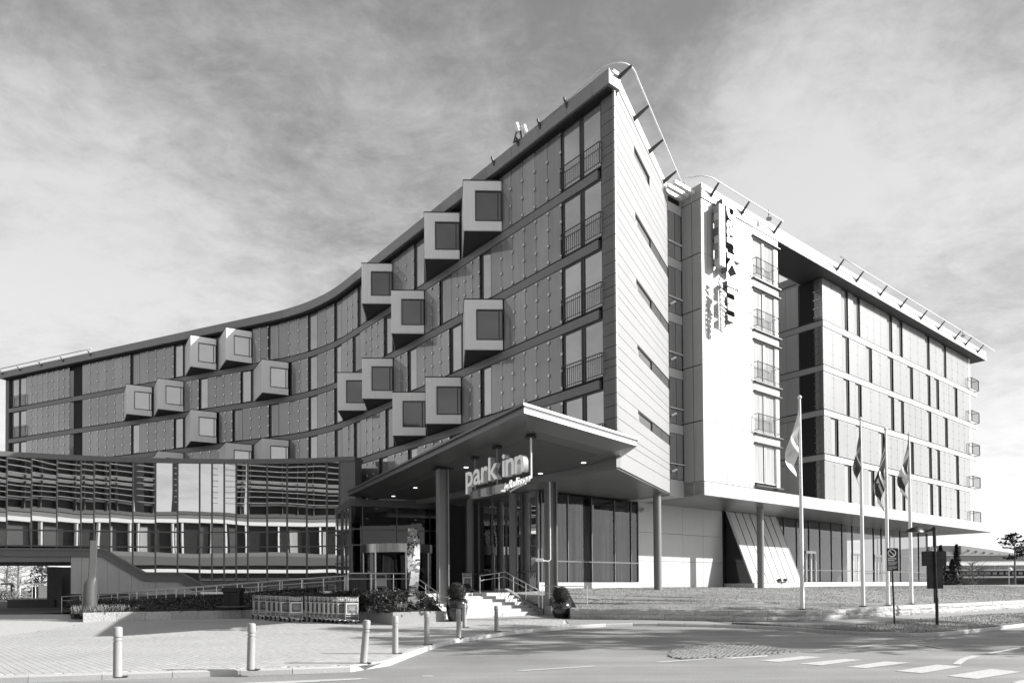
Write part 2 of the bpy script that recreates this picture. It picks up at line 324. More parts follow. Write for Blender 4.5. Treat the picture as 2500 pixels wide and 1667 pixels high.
# kerb stones
kr=bpy.data.objects.new('kerb',None); COL.objects.link(kr); kr['kind']='structure'; ORG['kerb']=(0,0,0)
def kerbrun(xa,xb,top,wid):
    # walk along kerb in about 1 m stones
    pts=[(x,kY(x)) for x in xs_of(xa,xb,.12)]; acc=0; cur=[pts[0]]; out=[]; target=random.uniform(.9,1.15)
    for p,q in zip(pts[:-1],pts[1:]):
        acc+=math.hypot(q[0]-p[0],q[1]-p[1]); cur.append(q)
        if acc>target: out.append(cur); cur=[q]; acc=0; target=random.uniform(.9,1.15)
    if len(cur)>1: out.append(cur)
    for seg in out:
        a,b=Vector(seg[0]+(0,)),Vector(seg[-1]+(0,)); mid=(a+b)/2; d=(b-a).normalized(); n=Vector((-d.y,d.x,0)); g=.006
        a=a+d*g; b=b-d*g; w=wid+random.uniform(-.006,.006); jz=random.uniform(-.004,.004); mb=MB()
        za=gz(a.x,a.y); zb=gz(b.x,b.y)
        A0=a; B0=b; A1=a+n*w; B1=b+n*w; bv=n*.02
        mb.add([(A0.x,A0.y,za-.2),(B0.x,B0.y,zb-.2),(B1.x,B1.y,zb-.2),(A1.x,A1.y,za-.2),
                (A0.x,A0.y,za+top-.025+jz),(B0.x,B0.y,zb+top-.025+jz),(B0.x+bv.x,B0.y+bv.y,zb+top+.004+jz),(A0.x+bv.x,A0.y+bv.y,za+top+.004+jz),(B1.x,B1.y,zb+top+.004+jz),(A1.x,A1.y,za+top+.004+jz)],
               [(0,1,5,4),(4,5,6,7),(7,6,8,9),(1,2,8,6,5),(3,0,4,7,9),(2,3,9,8)])
        mb.build('kerb_stone',M['kerb'],kr)
kerbrun(-13,40,.12,.16)
# pavers: rows of .21 x .105 m bricks; the nearest as pieces, the rest joined
def paving():
    pz=bpy.data.objects['plaza']; ORG['plaza']=(0,0,0)
    ang=R_(-47); ux=np.array([math.cos(ang),math.sin(ang)]); uy=np.array([-ux[1],ux[0]]); L_,B_=.25,.14
    cand=[]
    for j in range(-260,260):
        off=(j%2)*.5
        for i in range(-190,120):
            c=ux*(i+off)*L_+uy*j*B_+np.array([-6.,18.])
            if c[0]<-17.5 or c[0]>PLX-.1 or c[1]>29.2 or c[1]<kY(c[0])+.2: continue
            if abs(c[0])/c[1]>.78: continue
            # also keep corners behind the kerb
            if min(c[1]-kY(c[0]+dx) for dx in (-.14,.14))<.14: continue
            cand.append((float(np.hypot(*c)),c[0],c[1]))
    cand.sort()
    me=None; h=.018
    def shape(mb,x,y,z,jz):
        e=.0025; b=.003
        def P(a,c,zz): q=np.array([x,y])+ux*a+uy*c; return (q[0],q[1],zz+(Z12(q[0],q[1])-Z12(x,y) if y>1 else 0))
        a1,c1=L_/2-e,B_/2-e
        mb.add([P(-a1,-c1,z-.02),P(a1,-c1,z-.02),P(a1,c1,z-.02),P(-a1,c1,z-.02),P(-a1+b,-c1+b,z+h+jz),P(a1-b,-c1+b,z+h+jz),P(a1-b,c1-b,z+h+jz),P(-a1+b,c1-b,z+h+jz)],[(4,5,6,7),(0,1,5,4),(1,2,6,5),(2,3,7,6),(3,0,4,7)])
    mb=MB(); shape(mb,0,0,0,0); o=mb.build('paver',M['paver'],pz); mesh=o.data; bpy.data.objects.remove(o)
    for d,x,y in cand[:300]:
        piece('paver',mesh,(x,y,Z12(x,y)-.016+random.uniform(-.001,.001)),pz)
    mb=MB()
    for d,x,y in cand[300:]: shape(mb,x,y,Z12(x,y)-.016,random.uniform(-.0012,.0012))
    mb.build('paver_field',M['paver'],pz,kind='stuff')
paving()
# painted markings
mk=MB(); mk2=MB()
def mq(px,b=mk,z=.008):
    q=[ground(x,y,0.) for x,y in px]; b.add([(p[0],p[1],gz(p[0],p[1])+z) for p in q],[tuple(range(len(q)))])
def a18(pts): return [(1800+x/3.36,1480+y/3.36) for x,y in pts]
for q in ([(180,445),(345,456),(710,415),(530,408)],[(510,470),(690,483),(1025,438),(880,430)],[(890,497),(1060,506),(1420,461),(1210,451)],[(1300,530),(1515,548),(1845,493),(1640,477)],[(1720,570),(1970,596),(2330,536),(2080,514)],[(2250,622),(2420,650),(2760,590),(2520,570)],
          [(975,329),(1010,333),(1240,306),(1210,302)],[(620,360),(650,364),(772,355),(740,351)],[(1410,282),(1425,285),(1535,276),(1515,273)],[(1535,269),(1550,273),(1625,266),(1605,263)],[(330,387),(350,392),(530,374),(510,370)],
          [(2035,384),(2085,390),(2342,340),(2305,335)],[(1765,472),(1832,476),(1880,440),(1998,405),(1925,402),(1825,430)]): mq(a18(q))
def a11(pts): return [(1180+x/3.459,1480+y/3.459) for x,y in pts]
for q in ([(275,541),(330,545),(975,506),(925,502)],[(1455,468),(1500,473),(1975,441),(1925,436)],[(1975,436),(2110,441),(2400,424),(2400,404)]): mq(a11(q))
mq([(570,1667.5),(640,1671),(903,1657),(880,1655)]); mq([(1029,1649.5),(1032,1651.5),(1060,1650.8),(1055,1648.6)])
for q in ([(1075,285),(1650,372),(1790,360),(1180,268)],[(1340,290),(1640,345),(1800,358),(1500,300)]): mq(a18(q),mk2,.005)
mk.build('road_marking',M['line'],None,kind='structure'); mk2.build('worn_marking',M['line_old'],None,kind='structure')
# cobbled island
isl=[(1632,1602),(1640,1590),(1680,1579),(1740,1573.5),(1800,1573),(1870,1579),(1925,1588),(1945,1592),(1850,1600),(1760,1605.5),(1665,1609)]
ip=[ground(x,y,0.)[:2] for x,y in isl]
mb=MB(); mb.prism([tuple(p) for p in ip][::-1] if sum((ip[i][0]*ip[(i+1)%len(ip)][1]-ip[(i+1)%len(ip)][0]*ip[i][1]) for i in range(len(ip)))<0 else [tuple(p) for p in ip],-.05,.02); isle=mb.build('traffic_island',mat('island_bed',.12,.9),None,kind='structure'); ORG['traffic_island']=(0,0,0)
def inside(x,y,poly):
    c=False; n=len(poly)
    for i in range(n):
        x1,y1=poly[i][:2]; x2,y2=poly[(i+1)%n][:2]
        if (y1>y)!=(y2>y) and x<(x2-x1)*(y-y1)/(y2-y1)+x1: c=not c
    return c
mb=MB(); bx=[min(p[0] for p in ip),max(p[0] for p in ip),min(p[1] for p in ip),max(p[1] for p in ip)]
y=bx[2]; r=0
while y<bx[3]:
    x=bx[0]+(r%2)*.067
    while x<bx[1]:
        if inside(x,y,ip):
            s=.058+random.uniform(-.008,.004); h=.04+random.uniform(-.008,.012); jx,jy=random.uniform(-.008,.008),random.uniform(-.008,.008); b=.018
            mb.hexa([(x+jx-s,y+jy-s,.01),(x+jx+s,y+jy-s,.01),(x+jx+s,y+jy+s,.01),(x+jx-s,y+jy+s,.01)],[(x+jx-s+b,y+jy-s+b,h),(x+jx+s-b,y+jy-s+b,h),(x+jx+s-b,y+jy+s-b,h),(x+jx-s+b,y+jy+s-b,h)])
        x+=.135
    y+=.135; r+=1
mb.build('cobble',mat('cobble',.33,.8,var=.3,vscale=12,bump=.01,bscale=50),isle,kind='stuff')
# stone retaining wall
tw=thing('stone_wall','low wall of rough pale granite blocks in two courses edging the lawn','wall',(WX[0],WY[0],.3))
def arc_pts(xa,xb): 
    xs=lin(xa,xb,.1); return [(x,Yw(x)) for x in xs]
pw=arc_pts(WX[0],46); cum=[0]
for p,q in zip(pw[:-1],pw[1:]): cum.append(cum[-1]+math.hypot(q[0]-p[0],q[1]-p[1]))
def pw_at(s): return float(np.interp(s,cum,[p[0] for p in pw])),float(np.interp(s,cum,[p[1] for p in pw]))
for course,(z0,z1) in enumerate(((0,.21),(.215,.43))):
    s=0 if course else -.4
    while s<cum[-1]-1.2:
        Lb=random.uniform(.8,1.55); a=pw_at(max(0,s)+.006); b=pw_at(s+Lb-.006); s+=Lb
        d=Vector((b[0]-a[0],b[1]-a[1],0)); d.normalize(); n=Vector((d.y,-d.x,0)); base=gz(*a)+.12; mb=MB()
        nx,nz=8,3; vs=[];fs=[]
        for j in range(nz+1):
            for i in range(nx+1):
                u,v=i/nx,j/nz; edge=(i in(0,nx)) or (j in(0,nz))
                bul=(0 if edge else .028+.05*mnoise.noise((a[0]*3+u*4,a[1]*3+z0*9,v*4)))
                vs.append((a[0]+(b[0]-a[0])*u+n.x*bul,a[1]+(b[1]-a[1])*u+n.y*bul,base+z0+(z1-z0)*v))
        for j in range(nz):
            for i in range(nx): k=j*(nx+1)+i; fs.append((k,k+1,k+nx+2,k+nx+1))
        mb.add(vs,fs); t0=.28
        mb.quad((a[0],a[1],base+z1),(b[0],b[1],base+z1),(b[0]-n.x*t0,b[1]-n.y*t0,base+z1),(a[0]-n.x*t0,a[1]-n.y*t0,base+z1))
        mb.quad((a[0],a[1],base+z0),(a[0],a[1],base+z1),(a[0]-n.x*t0,a[1]-n.y*t0,base+z1),(a[0]-n.x*t0,a[1]-n.y*t0,base+z0))
        mb.quad((b[0],b[1],base+z1),(b[0],b[1],base+z0),(b[0]-n.x*t0,b[1]-n.y*t0,base+z0),(b[0]-n.x*t0,b[1]-n.y*t0,base+z1))
        mb.build('stone_block',M['granite'],tw)
# ================================================================== HOTEL
FL={2:7.7,3:10.8,4:13.9,5:17.0,6:20.1,7:23.15}
HO=thing('hotel','large hotel with a concave glazed wing, a sharp corner tower and a long sunlit wing','building',(4.7,30,0))
# --- plan curve of the concave wing
A1=np.array([-24.68,57.37]); d1=np.array([math.cos(R_(-24.06)),math.sin(R_(-24.06))]); B1=np.array([-5.96,42.11]); d2=np.array([math.cos(R_(-51.1)),math.sin(R_(-51.1))])
ab=np.linalg.solve(np.array([[d1[0],-d2[0]],[d1[1],-d2[1]]]),B1-A1); IV=A1+d1*ab[0]
TT=4.8; RA=TT/math.tan(R_(27.04/2))
pL=onplane(13.5,1000,(A1[0],A1[1],0),d1)[:2]
S1=float(np.dot(IV-d1*TT-pL,d1)); ARC=RA*R_(27.04)
CN=onplane(1503.5,690,(B1[0],B1[1],0),d2)[:2]
SEND=S1+ARC+float(np.dot(CN-(IV+d2*TT),d2))
n1=np.array([d1[1],-d1[0]]); cc_=IV-d1*TT+n1*RA
def WP(s,o=0.):
    if s<=S1: p=pL+d1*s; d=d1
    elif s<S1+ARC:
        a=(s-S1)/RA; ang=R_(-24.06)-a; d=np.array([math.cos(ang),math.sin(ang)]); nn=np.array([d[1],-d[0]]); p=cc_-nn*RA
    else: p=IV+d2*(TT+s-S1-ARC); d=d2
    nn=np.array([d[1],-d[0]]); q=p+nn*o; return float(q[0]),float(q[1])
def Wdir(s):
    if s<=S1: return d1
    if s<S1+ARC: a=R_(-24.06)-(s-S1)/RA; return np.array([math.cos(a),math.sin(a)])
    return d2
_sg=np.linspace(0,SEND+.5,2400); _tab={}
def sx(x,z):
    k=round(z,1)
    if k not in _tab: _tab[k]=np.array([proj((*WP(s),z))[0] for s in _sg])
    return float(np.interp(x,_tab[k],_sg))
_tg=np.linspace(-12,50,2400); _tabE={}
def tx(x,z,n):
    k=(round(z,1),n)
    if k not in _tabE: _tabE[k]=np.array([proj((*EP(t,n),z))[0] for t in _tg])
    return float(np.interp(x,_tabE[k],_tg))
def fbox(mb,F,s0,s1,o0,o1,z0,z1,mi=0,nseg=1):
    for i in range(nseg):
        a=s0+(s1-s0)*i/nseg; b=s0+(s1-s0)*(i+1)/nseg
        p=[F(a,o1),F(b,o1),F(b,o0),F(a,o0)]; mb.hexa([(*q,z0) for q in p],[(*q,z1) for q in p],mi)
    return mb
# --- cores
def core(F,s0,s1,o0,o1,z0,z1,n,name='wall',m='dark'):
    mb=MB(); fbox(mb,F,s0,s1,o0,o1,z0,z1,0,n); return mb.build(name,M[m],HO)
core(WP,.05,SEND-5.2,-11,-.16,6.8,23.1,40)
core(EP,14.75,42.8,-13,-.86,6.75,23.2,1); core(EP,.1,7.75,-10,-.14,6.8,23.1,1)
TE=np.array([8.79,37.71]); dT=(TE-CN)/np.linalg.norm(TE-CN); nT=np.array([dT[1],-dT[0]]); LT=float(np.linalg.norm(TE-CN))
def TP(t,o=0.): q=CN+dT*t+nT*o; return float(q[0]),float(q[1])
mb=MB(); mb.prism([TP(.3,-.12),TP(LT,-.12),EP(.1,-1.5),EP(.1,-9.),WP(SEND-14,-9),WP(SEND-14,-.17),WP(SEND-.3,-.17)],6.8,23.6); mb.build('wall',M['dark'],HO)
# --- bands
for k in (3,4,5,6):
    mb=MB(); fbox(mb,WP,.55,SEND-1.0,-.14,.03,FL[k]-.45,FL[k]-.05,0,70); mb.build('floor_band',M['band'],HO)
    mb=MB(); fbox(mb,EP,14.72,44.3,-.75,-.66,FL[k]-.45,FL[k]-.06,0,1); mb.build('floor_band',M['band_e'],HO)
mb=MB(); fbox(mb,WP,.55,SEND,-.2,.06,6.78,7.62,0,70); mb.build('floor_band',M['band'],HO)
# fascia of concave wing in panels + roof
fx=[0,242,467,532,617,700,760,818,885,960,1040,1090,1133,1203,1265,1330,1400,1462]
fs_=[sx(x,23.4) if x>0 else -.35 for x in fx]+[SEND+.1]
for a,b in zip(fs_[:-1],fs_[1:]):
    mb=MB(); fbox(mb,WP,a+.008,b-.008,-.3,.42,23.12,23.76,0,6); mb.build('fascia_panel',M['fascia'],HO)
mb=MB(); fbox(mb,WP,-.3,SEND-5.2,-11,-.31,23.14,23.72,0,40); fbox(mb,WP,.2,SEND-.1,-.3,.3,23.0,23.11,0,60); mb.build('roof',M['dark'],HO)
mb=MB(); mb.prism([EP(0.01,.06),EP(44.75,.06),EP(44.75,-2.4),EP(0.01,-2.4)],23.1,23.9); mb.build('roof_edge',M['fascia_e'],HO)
mb=MB(); mb.prism([EP(.02,-.0),EP(44.6,-.0),EP(44.6,-2.3),EP(.02,-2.3)],23.07,23.098); mb.build('soffit',mat('roof_soffit',.055,.5),HO)
mb=MB(); mb.prism([EP(14.6,-2.42),EP(44.5,-2.42),EP(44.5,-14),EP(14.6,-14)],23.2,23.7); mb.build('roof',M['fascia'],HO)
for i in range(7):   # slats of the small pergola between tower and block
    mb=MB(); fbox(mb,EP,-1.75,-.02,-.55-i*.42,-.37-i*.42,23.45,23.62); mb.build('pergola_slat',M['tube'],HO)
# floor slab under the upper storeys
mb=MB(); mb.prism([EP(-1.25,-1.36),EP(0,-1.36),EP(0,.04),EP(45.6,.04),EP(45.6,-14),EP(-1.25,-14)],6.68,7.42); mb.build('floor_slab',M['bwhite'],HO)
mb=MB(); mb.prism([EP(.05,-.02),EP(45.5,-.02),EP(45.5,-13.9),EP(.05,-13.9)],6.655,6.677); mb.build('soffit',M['soffit'],HO)
mb=MB(); mb.prism([EP(14.8,.03),EP(44.2,.03),EP(44.2,-.6),EP(14.8,-.6)],7.425,7.45); mb.build('flashing',M['band_e'],HO)
mb=MB(); mb.prism([WP(SEND-.1,-.05),TP(LT-.02,-.05),EP(0,-1.4),EP(0,-13.9),WP(SEND-40,-11),WP(SEND-40,-.1),WP(SEND-20,-.1)],6.74,6.775); mb.build('soffit',M['soffit'],HO)
# --- tower planks on the sunlit face and its pier on the concave side
offs=[-.18,.35,.70,1.22,1.76,2.28]; zz=[]
for k in range(2,7): zz+=[FL[k]+q for q in offs]
zz=[6.8]+[q for q in zz]+[23.0,23.42]
xs_slot={6:(1548,1586,0),5:(1551,1590,1),4:(1553.5,1592,1),3:(1556,1593,1),2:(1558,1594,1)}
def ttx(x,z):
    g=np.linspace(-.2,LT+.2,300); return float(np.interp(x,[proj((*TP(t),z))[0] for t in g],g))
sp0=sx(1471,15)+.0
for i,(a,b) in enumerate(zip(zz[:-1],zz[1:])):
    a_,b_=a+.012,b-.012; slot=None
    for k in range(2,7):
        if abs(a-(FL[k]+1.76))<.01: slot=k
    if slot is None:
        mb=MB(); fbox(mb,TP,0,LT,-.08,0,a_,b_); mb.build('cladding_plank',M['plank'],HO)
    else:
        x0,x1,gr=xs_slot[slot]; t0,t1=ttx(x0,a+.25),ttx(x1,a+.25)
        mb=MB(); fbox(mb,TP,0,t0,-.08,0,a_,b_); mb.build('cladding_plank',M['plank'],HO)
        if not gr: mb=MB(); fbox(mb,TP,t1,LT,-.08,0,a_,b_); mb.build('cladding_plank',M['plank'],HO)
        w=MB(); fbox(w,TP,t0,t1,-.11,-.02,b-.05,b+.0); fbox(w,TP,t0,t1,-.11,-.06,a,a+.04); fbox(w,TP,t1-.06,t1,-.11,-.01,a+.04,b-.05); wo=w.build('slot_window',M['frame'],HO)
        w=MB(); fbox(w,TP,t0,t1-.06,-.1,-.09,a+.04,b-.05); w.build('pane',M['win'],wo)
        if gr:
            tm=(t1+LT)/2
            for c0,c1 in ((t1+.02,tm-.03),(tm+.03,LT-.05)):
                w=MB()
                for q in range(7):
                    zq=a+.05+q*(b-a-.08)/7; fbox(w,TP,c0,c1,-.1,-.02,zq,zq+.03)
                w.build('vent_grille',M['vent'],HO)
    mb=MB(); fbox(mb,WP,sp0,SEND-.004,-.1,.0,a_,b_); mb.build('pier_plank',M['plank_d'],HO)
mb=MB(); fbox(mb,TP,.02,LT+.1,-.3,.03,23.42,23.95); mb.build('parapet',M['fascia_e'],HO)
mb=MB(); fbox(mb,WP,SEND-1.15,SEND+.02,-.3,.05,23.42,23.95); mb.build('parapet',M['plank_d'],HO)
# rail tube round the roof edge with its brackets
rail=[]
s_a=sx(1300,23.9)
for i in range(14): rail.append((*WP(s_a+(SEND-.5-s_a)*i/13,.42+.06*i/13),23.78+.12*max(0,(i-9)/4.)))
c=np.array(TP(0,0)); a0=np.array(WP(SEND-.5,.52)); a1=np.array(TP(.9,.75))
for i in range(1,9):
    q=i/9; k=a0*(1-q)**2+2*q*(1-q)*(c+np.array(d2)*.55+nT*.3+np.array([-.05,-.3]))+a1*q*q; rail.append((k[0],k[1],23.98))
for i in range(10): rail.append((*TP(.9+(LT-.9)*i/9,.75),23.98))
rail+= [(*TP(LT+.35,.9),23.98),(*EP(-.9,-.3),23.98),(*EP(-.45,.35),23.98),(*EP(.1,.6),23.98)]
t_e=tx(1912,23.98,.6); rail+=[(*EP(q,.6),23.98) for q in lin(.6,t_e,2)]
mb=MB(); mb.tube(rail,.034,8); mb.build('gutter_rail',M['tube'],HO,smooth=True)
mb=MB(); mb.tube([(*EP(q,.6),23.98) for q in lin(tx(2051,23.98,.6),45.3,3)],.036,8); mb.build('gutter_rail',M['tube'],HO,smooth=True)
mb=MB(); mb.tube([(*WP(q,.75),23.93) for q in lin(-1.0,sx(242,23.9),2)],.05,8); mb.build('gutter_rail',M['tube'],HO,smooth=True)
def bracket(F,t,o0,o1,z0,z1):
    w=.05; mb=MB()
    prof=[(o0,z0),(o0,z0+.2),(o1,z1),(o1,z1-.06)]
    A=[(*F(t-w,o),z) for o,z in prof]; B=[(*F(t+w,o),z) for o,z in prof]
    mb.add(A+B,[(0,1,2,3),(7,6,5,4),(0,4,5,1),(1,5,6,2),(2,6,7,3),(3,7,4,0)]); mb.build('rail_bracket',M['bracket'],HO)
for t in (.15,2.9,5.6,8.5): bracket(TP,t,.02,.75,23.45,23.99)
for x in (1735,1810,1889): bracket(EP,tx(x,23.4,.05),.06,.6,23.35,23.99)
for x in (2042,2090,2148,2198,2247,2290,2330,2356,2386): bracket(EP,tx(x,23.3,.05),.06,.6,23.3,23.99)
for x in (18,60,112,165,232): 
    t=sx(x,23.7); bracket(WP,t,.42,.75,23.4,23.94); mb=MB(); mb.lathe([(.03,-.05),(.07,0),(.03,.05)],(*WP(t,.72),23.86),8); mb.build('rail_knob',M['tube'],HO,smooth=True)
for x in (1222,1282,1335,1400): bracket(WP,sx(x,23.7),.42,.6,23.45,23.9)
# --- facade of the concave wing
fixes={k:MB() for k in range(2,7)}
def ztop(k): return FL[k+1]-.48 if k<6 else 22.98
def cpanel(F,a,b,z0,z1,o,m,fx=None,rows=4,edge=True):
    mb=MB(); fbox(mb,F,a+.012,b-.012,o-.04,o,z0,z1,0,1); mb.build('cladding_panel',M[m],HO)
    if fx is not None:
        for r_ in range(rows):
            zc=z0+.12+(z1-z0-.24)*r_/(rows-1)
            fbox(fx,F,b-.065,b+.065,o+.002,o+.06,zc-.065,zc+.065)
def window(F,a,b,z0,z1,o,slit,m='win',fr=.05):
    mb=MB(); fbox(mb,F,a-slit,a-slit+.04,o-.12,o,z0,z1); fbox(mb,F,a,a+fr,o-.11,o-.01,z0,z1); fbox(mb,F,b-fr,b,o-.11,o-.01,z0,z1); fbox(mb,F,a+fr,b-fr,o-.11,o-.02,z0,z0+fr); fbox(mb,F,a+fr,b-fr,o-.11,o-.02,z1-fr,z1)
    w=mb.build('window',M['frame'],HO); mb=MB(); fbox(mb,F,a+fr,b-fr,o-.1,o-.06,z0+fr,z1-fr); mb.build('pane',M[m],w); return w
def railing(F,a,b,o,z0,h,par,r=.018,pitch=.13,name='railing',m='bracket',back=None):
    mb=MB(); mb.tube([(*F(a,o),z0+h),(*F(b,o),z0+h)],r*1.3,6); mb.tube([(*F(a,o),z0+.08),(*F(b,o),z0+.08)],r,6)
    n=max(2,int((b-a)/pitch))
    for i in range(n+1):
        t=a+(b-a)*i/n; mb.tube([(*F(t,o),z0+.08),(*F(t,o),z0+h)],r*1.4 if i in(0,n) else r*.6,5,cap=False)
    for t in ((a,b) if back is not None else ()):
        mb.tube([(*F(t,o),z0+h),(*F(t,back),z0+h)],r,5); mb.tube([(*F(t,o),z0+.08),(*F(t,back),z0+.08)],r,5)
    return mb.build(name,M[m],par)
def pairwin(F,a,b,z0,z1,o,rail=True,m='win',wf='frame',ro=.12):
    mid=(a+b)/2; fr=.06; mb=MB()
    for q0,q1 in ((a,a+fr),(mid-.11,mid-.03),(mid+.03,mid+.11),(b-fr,b)): fbox(mb,F,q0,q1,o-.11,o-.01,z0,z1)
    fbox(mb,F,mid-.03,mid+.03,o-.11,o-.03,z0,z1); fbox(mb,F,a+fr,b-fr,o-.11,o-.03,z0,z0+.07); fbox(mb,F,a+fr,b-fr,o-.11,o-.03,z1-.07,z1)
    w=mb.build('balcony_window',M[wf],HO)
    for q0,q1 in ((a+fr,mid-.11),(mid+.11,b-fr)):
        mb=MB(); fbox(mb,F,q0,q1,o-.1,o-.06,z0+.07,z1-.07); mb.build('pane',M[m],w)
    if rail: railing(F,a,b,o+ro,z0+.02,1.02,w,back=o)
    return w
def bay(sR,k):
    # a rectangular box set askew: its front corner juts out of the glass wall
    zb,zt=FL[k]+.03,FL[k]+2.62; d=Wdir(sR); a0=math.atan2(d[1],d[0]); fa=a0+R_(53); fd=np.array([math.cos(fa),math.sin(fa)]); fn=np.array([fd[1],-fd[0]])
    Rr=np.array(WP(sR,.06)); Lc=Rr-fd*1.97; sd=-fn  # left side runs back along -fn
    back=3.25; Wq=np.array(WP(sR-3.87,-.12)); sv=Wq-Lc; Q=lambda b,i=0.: tuple(Lc+sv*b+fd*i)
    P=lambda a,n: tuple(Lc+fd*a+fn*n)     # a along the front, n outward
    th=.09; wl,wz0,wz1=.60,.50,.50
    body=MB(); WID=1.97
    body.hexa([(*P(0,0),zb),(*P(wl,0),zb),(*P(wl,-.14),zb),(*P(0.,-.14),zb)],[(*P(0,0),zt),(*P(wl,0),zt),(*P(wl,-.14),zt),(*P(0.,-.14),zt)])
    for q0,q1 in ((zb,zb+wz0),(zt-wz1,zt)):
        body.hexa([(*P(wl,0),q0),(*P(WID,0),q0),(*P(WID,-.14),q0),(*P(wl,-.14),q0)],[(*P(wl,0),q1),(*P(WID,0),q1),(*P(WID,-.14),q1),(*P(wl,-.14),q1)])
    bo=body.build('bay_window',M['boxw'],HO)
    mb=MB(); mb.hexa([(*Q(1),zb),(*Q(.002),zb),(*Q(.05,.09),zb),(*Q(1,.09),zb)],[(*Q(1),zt),(*Q(.002),zt),(*Q(.05,.09),zt),(*Q(1,.09),zt)]); mb.build('side_panel',M['boxs'],bo)
    mb=MB(); mb.hexa([(*P(.0,-.0),zt),(*P(WID+.03,-.0),zt),(*P(WID-.3,-.6),zt),(*Q(1),zt)],[(*P(-.03,.04),zt+.05),(*P(WID+.05,.04),zt+.05),(*P(WID-.3,-.6),zt+.05),(*Q(1,-.03),zt+.05)]); mb.build('top_flashing',M['frame'],bo)
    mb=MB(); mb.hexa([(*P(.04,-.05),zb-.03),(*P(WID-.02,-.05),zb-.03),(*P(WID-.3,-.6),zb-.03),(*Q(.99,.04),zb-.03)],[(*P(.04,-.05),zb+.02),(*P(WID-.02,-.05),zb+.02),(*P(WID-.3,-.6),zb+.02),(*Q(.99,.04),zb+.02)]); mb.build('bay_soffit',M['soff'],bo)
    rb=MB(); a=.03
    while a<WID-.05:
        spans=[(zb+.01,zt-.01)] if a+.075<wl else [(zb+.01,zb+wz0-.03),(zt-wz1+.03,zt-.01)]
        for q0,q1 in spans: rb.hexa([(*P(a,.028),q0),(*P(a+.07,.028),q0),(*P(a+.07,0.001),q0),(*P(a,0.001),q0)],[(*P(a,.028),q1),(*P(a+.07,.028),q1),(*P(a+.07,.001),q1),(*P(a,.001),q1)])
        a+=.14
    rb.build('ribbed_cladding',M['boxw'],bo,kind='stuff')
    fr=MB(); f=.06
    for (x0,x1,q0,q1) in ((wl,wl+f,zb+wz0,zt-wz1),(WID-.22,WID-.16,zb+wz0+f,zt-wz1-f),(WID-.05,WID,zb+wz0+f,zt-wz1-f),(wl+f,WID,zb+wz0,zb+wz0+f),(wl+f,WID,zt-wz1-f,zt-wz1)):
        fr.hexa([(*P(x0,.02),q0),(*P(x1,.02),q0),(*P(x1,-.1),q0),(*P(x0,-.1),q0)],[(*P(x0,.02),q1),(*P(x1,.02),q1),(*P(x1,-.1),q1),(*P(x0,-.1),q1)])
    fr.build('window_frame',M['frame'],bo)
    mb=MB(); mb.hexa([(*P(wl+f,-.03),zb+wz0+f),(*P(WID-.05,-.03),zb+wz0+f),(*P(WID-.05,-.08),zb+wz0+f),(*P(wl+f,-.08),zb+wz0+f)],[(*P(wl+f,-.03),zt-wz1-f),(*P(WID-.05,-.03),zt-wz1-f),(*P(WID-.05,-.08),zt-wz1-f),(*P(wl+f,-.08),zt-wz1-f)]); mb.build('pane',M['baywin' if sR>S1+2 else 'win'],bo)
ROWS={
6:[('P',65,170,8),('N',),('P',201,318,6),('W',323,341),('P',341,424,4),('W',427,447),('B',529),('B',616),('P',616,655,2),('W',657.5,681),('P',681,752,3),('W',755,775),('P',775,816,2),('W',820,835),('P',835,873,3),('W',877,893),('B',959.5),('P',955,1011,3),('W',1014.5,1036),('B',1124),('B',1227),('P',1220,1369.6,5),('D',1372,1468)],
5:[('P',65,170,8),('N',),('P',201,302,5),('B',372),('B',449),('P',449,485,2),('W',488.5,508),('P',508,587,4),('W',590.5,613),('B',705.5),('P',712,752,2),('W',756,775),('P',775,816,2),('W',820,834),('P',834,861,2),('W',865,879),('P',879,937,4),('W',941.5,958),('B',1037.5),('P',1037,1073,2),('W',1077,1102),('P',1102,1171,4),('W',1176,1199.5),('P',1199.5,1371,6),('D',1374,1470)],
4:[('P',65,170,8),('N',),('P',201,320,6),('W',323,341),('P',341,424,4),('W',427,447),('B',530),('P',535,567,2),('W',571,592),('P',592,656,3),('W',660,681),('P',681,753,3),('W',756,775),('P',775,816,2),('W',820,836),('B',896),('B',961),('P',961,995,2),('W',999,1018),('P',1018,1097,4),('W',1102,1127),('B',1230),('P',1230,1372,5),('D',1375,1472)],
3:[('P',201,378,9),('B',449),('P',449,535,4),('B',616),('B',706),('P',706,753,2),('W',756,775),('P',775,817,2),('W',821,836),('P',836,864,2),('W',868,880),('P',880,941,4),('W',945,961),('B',1041),('B',1128),('P',1128,1173,2),('W',1178,1200.5),('P',1200.5,1373,6),('D',1376,1474)],
2:[('P',600,864,10),('W',868,881),('P',881,926,3),('W',931,947),('P',947,996,3),('W',1001,1020),('P',1020,1098,4),('W',1103,1127),('P',1127,1174,2),('W',1179,1201),('P',1201,1374,6),('D',1378,1476)]}
nb=[sx(170.7,18),sx(199.5,18)]
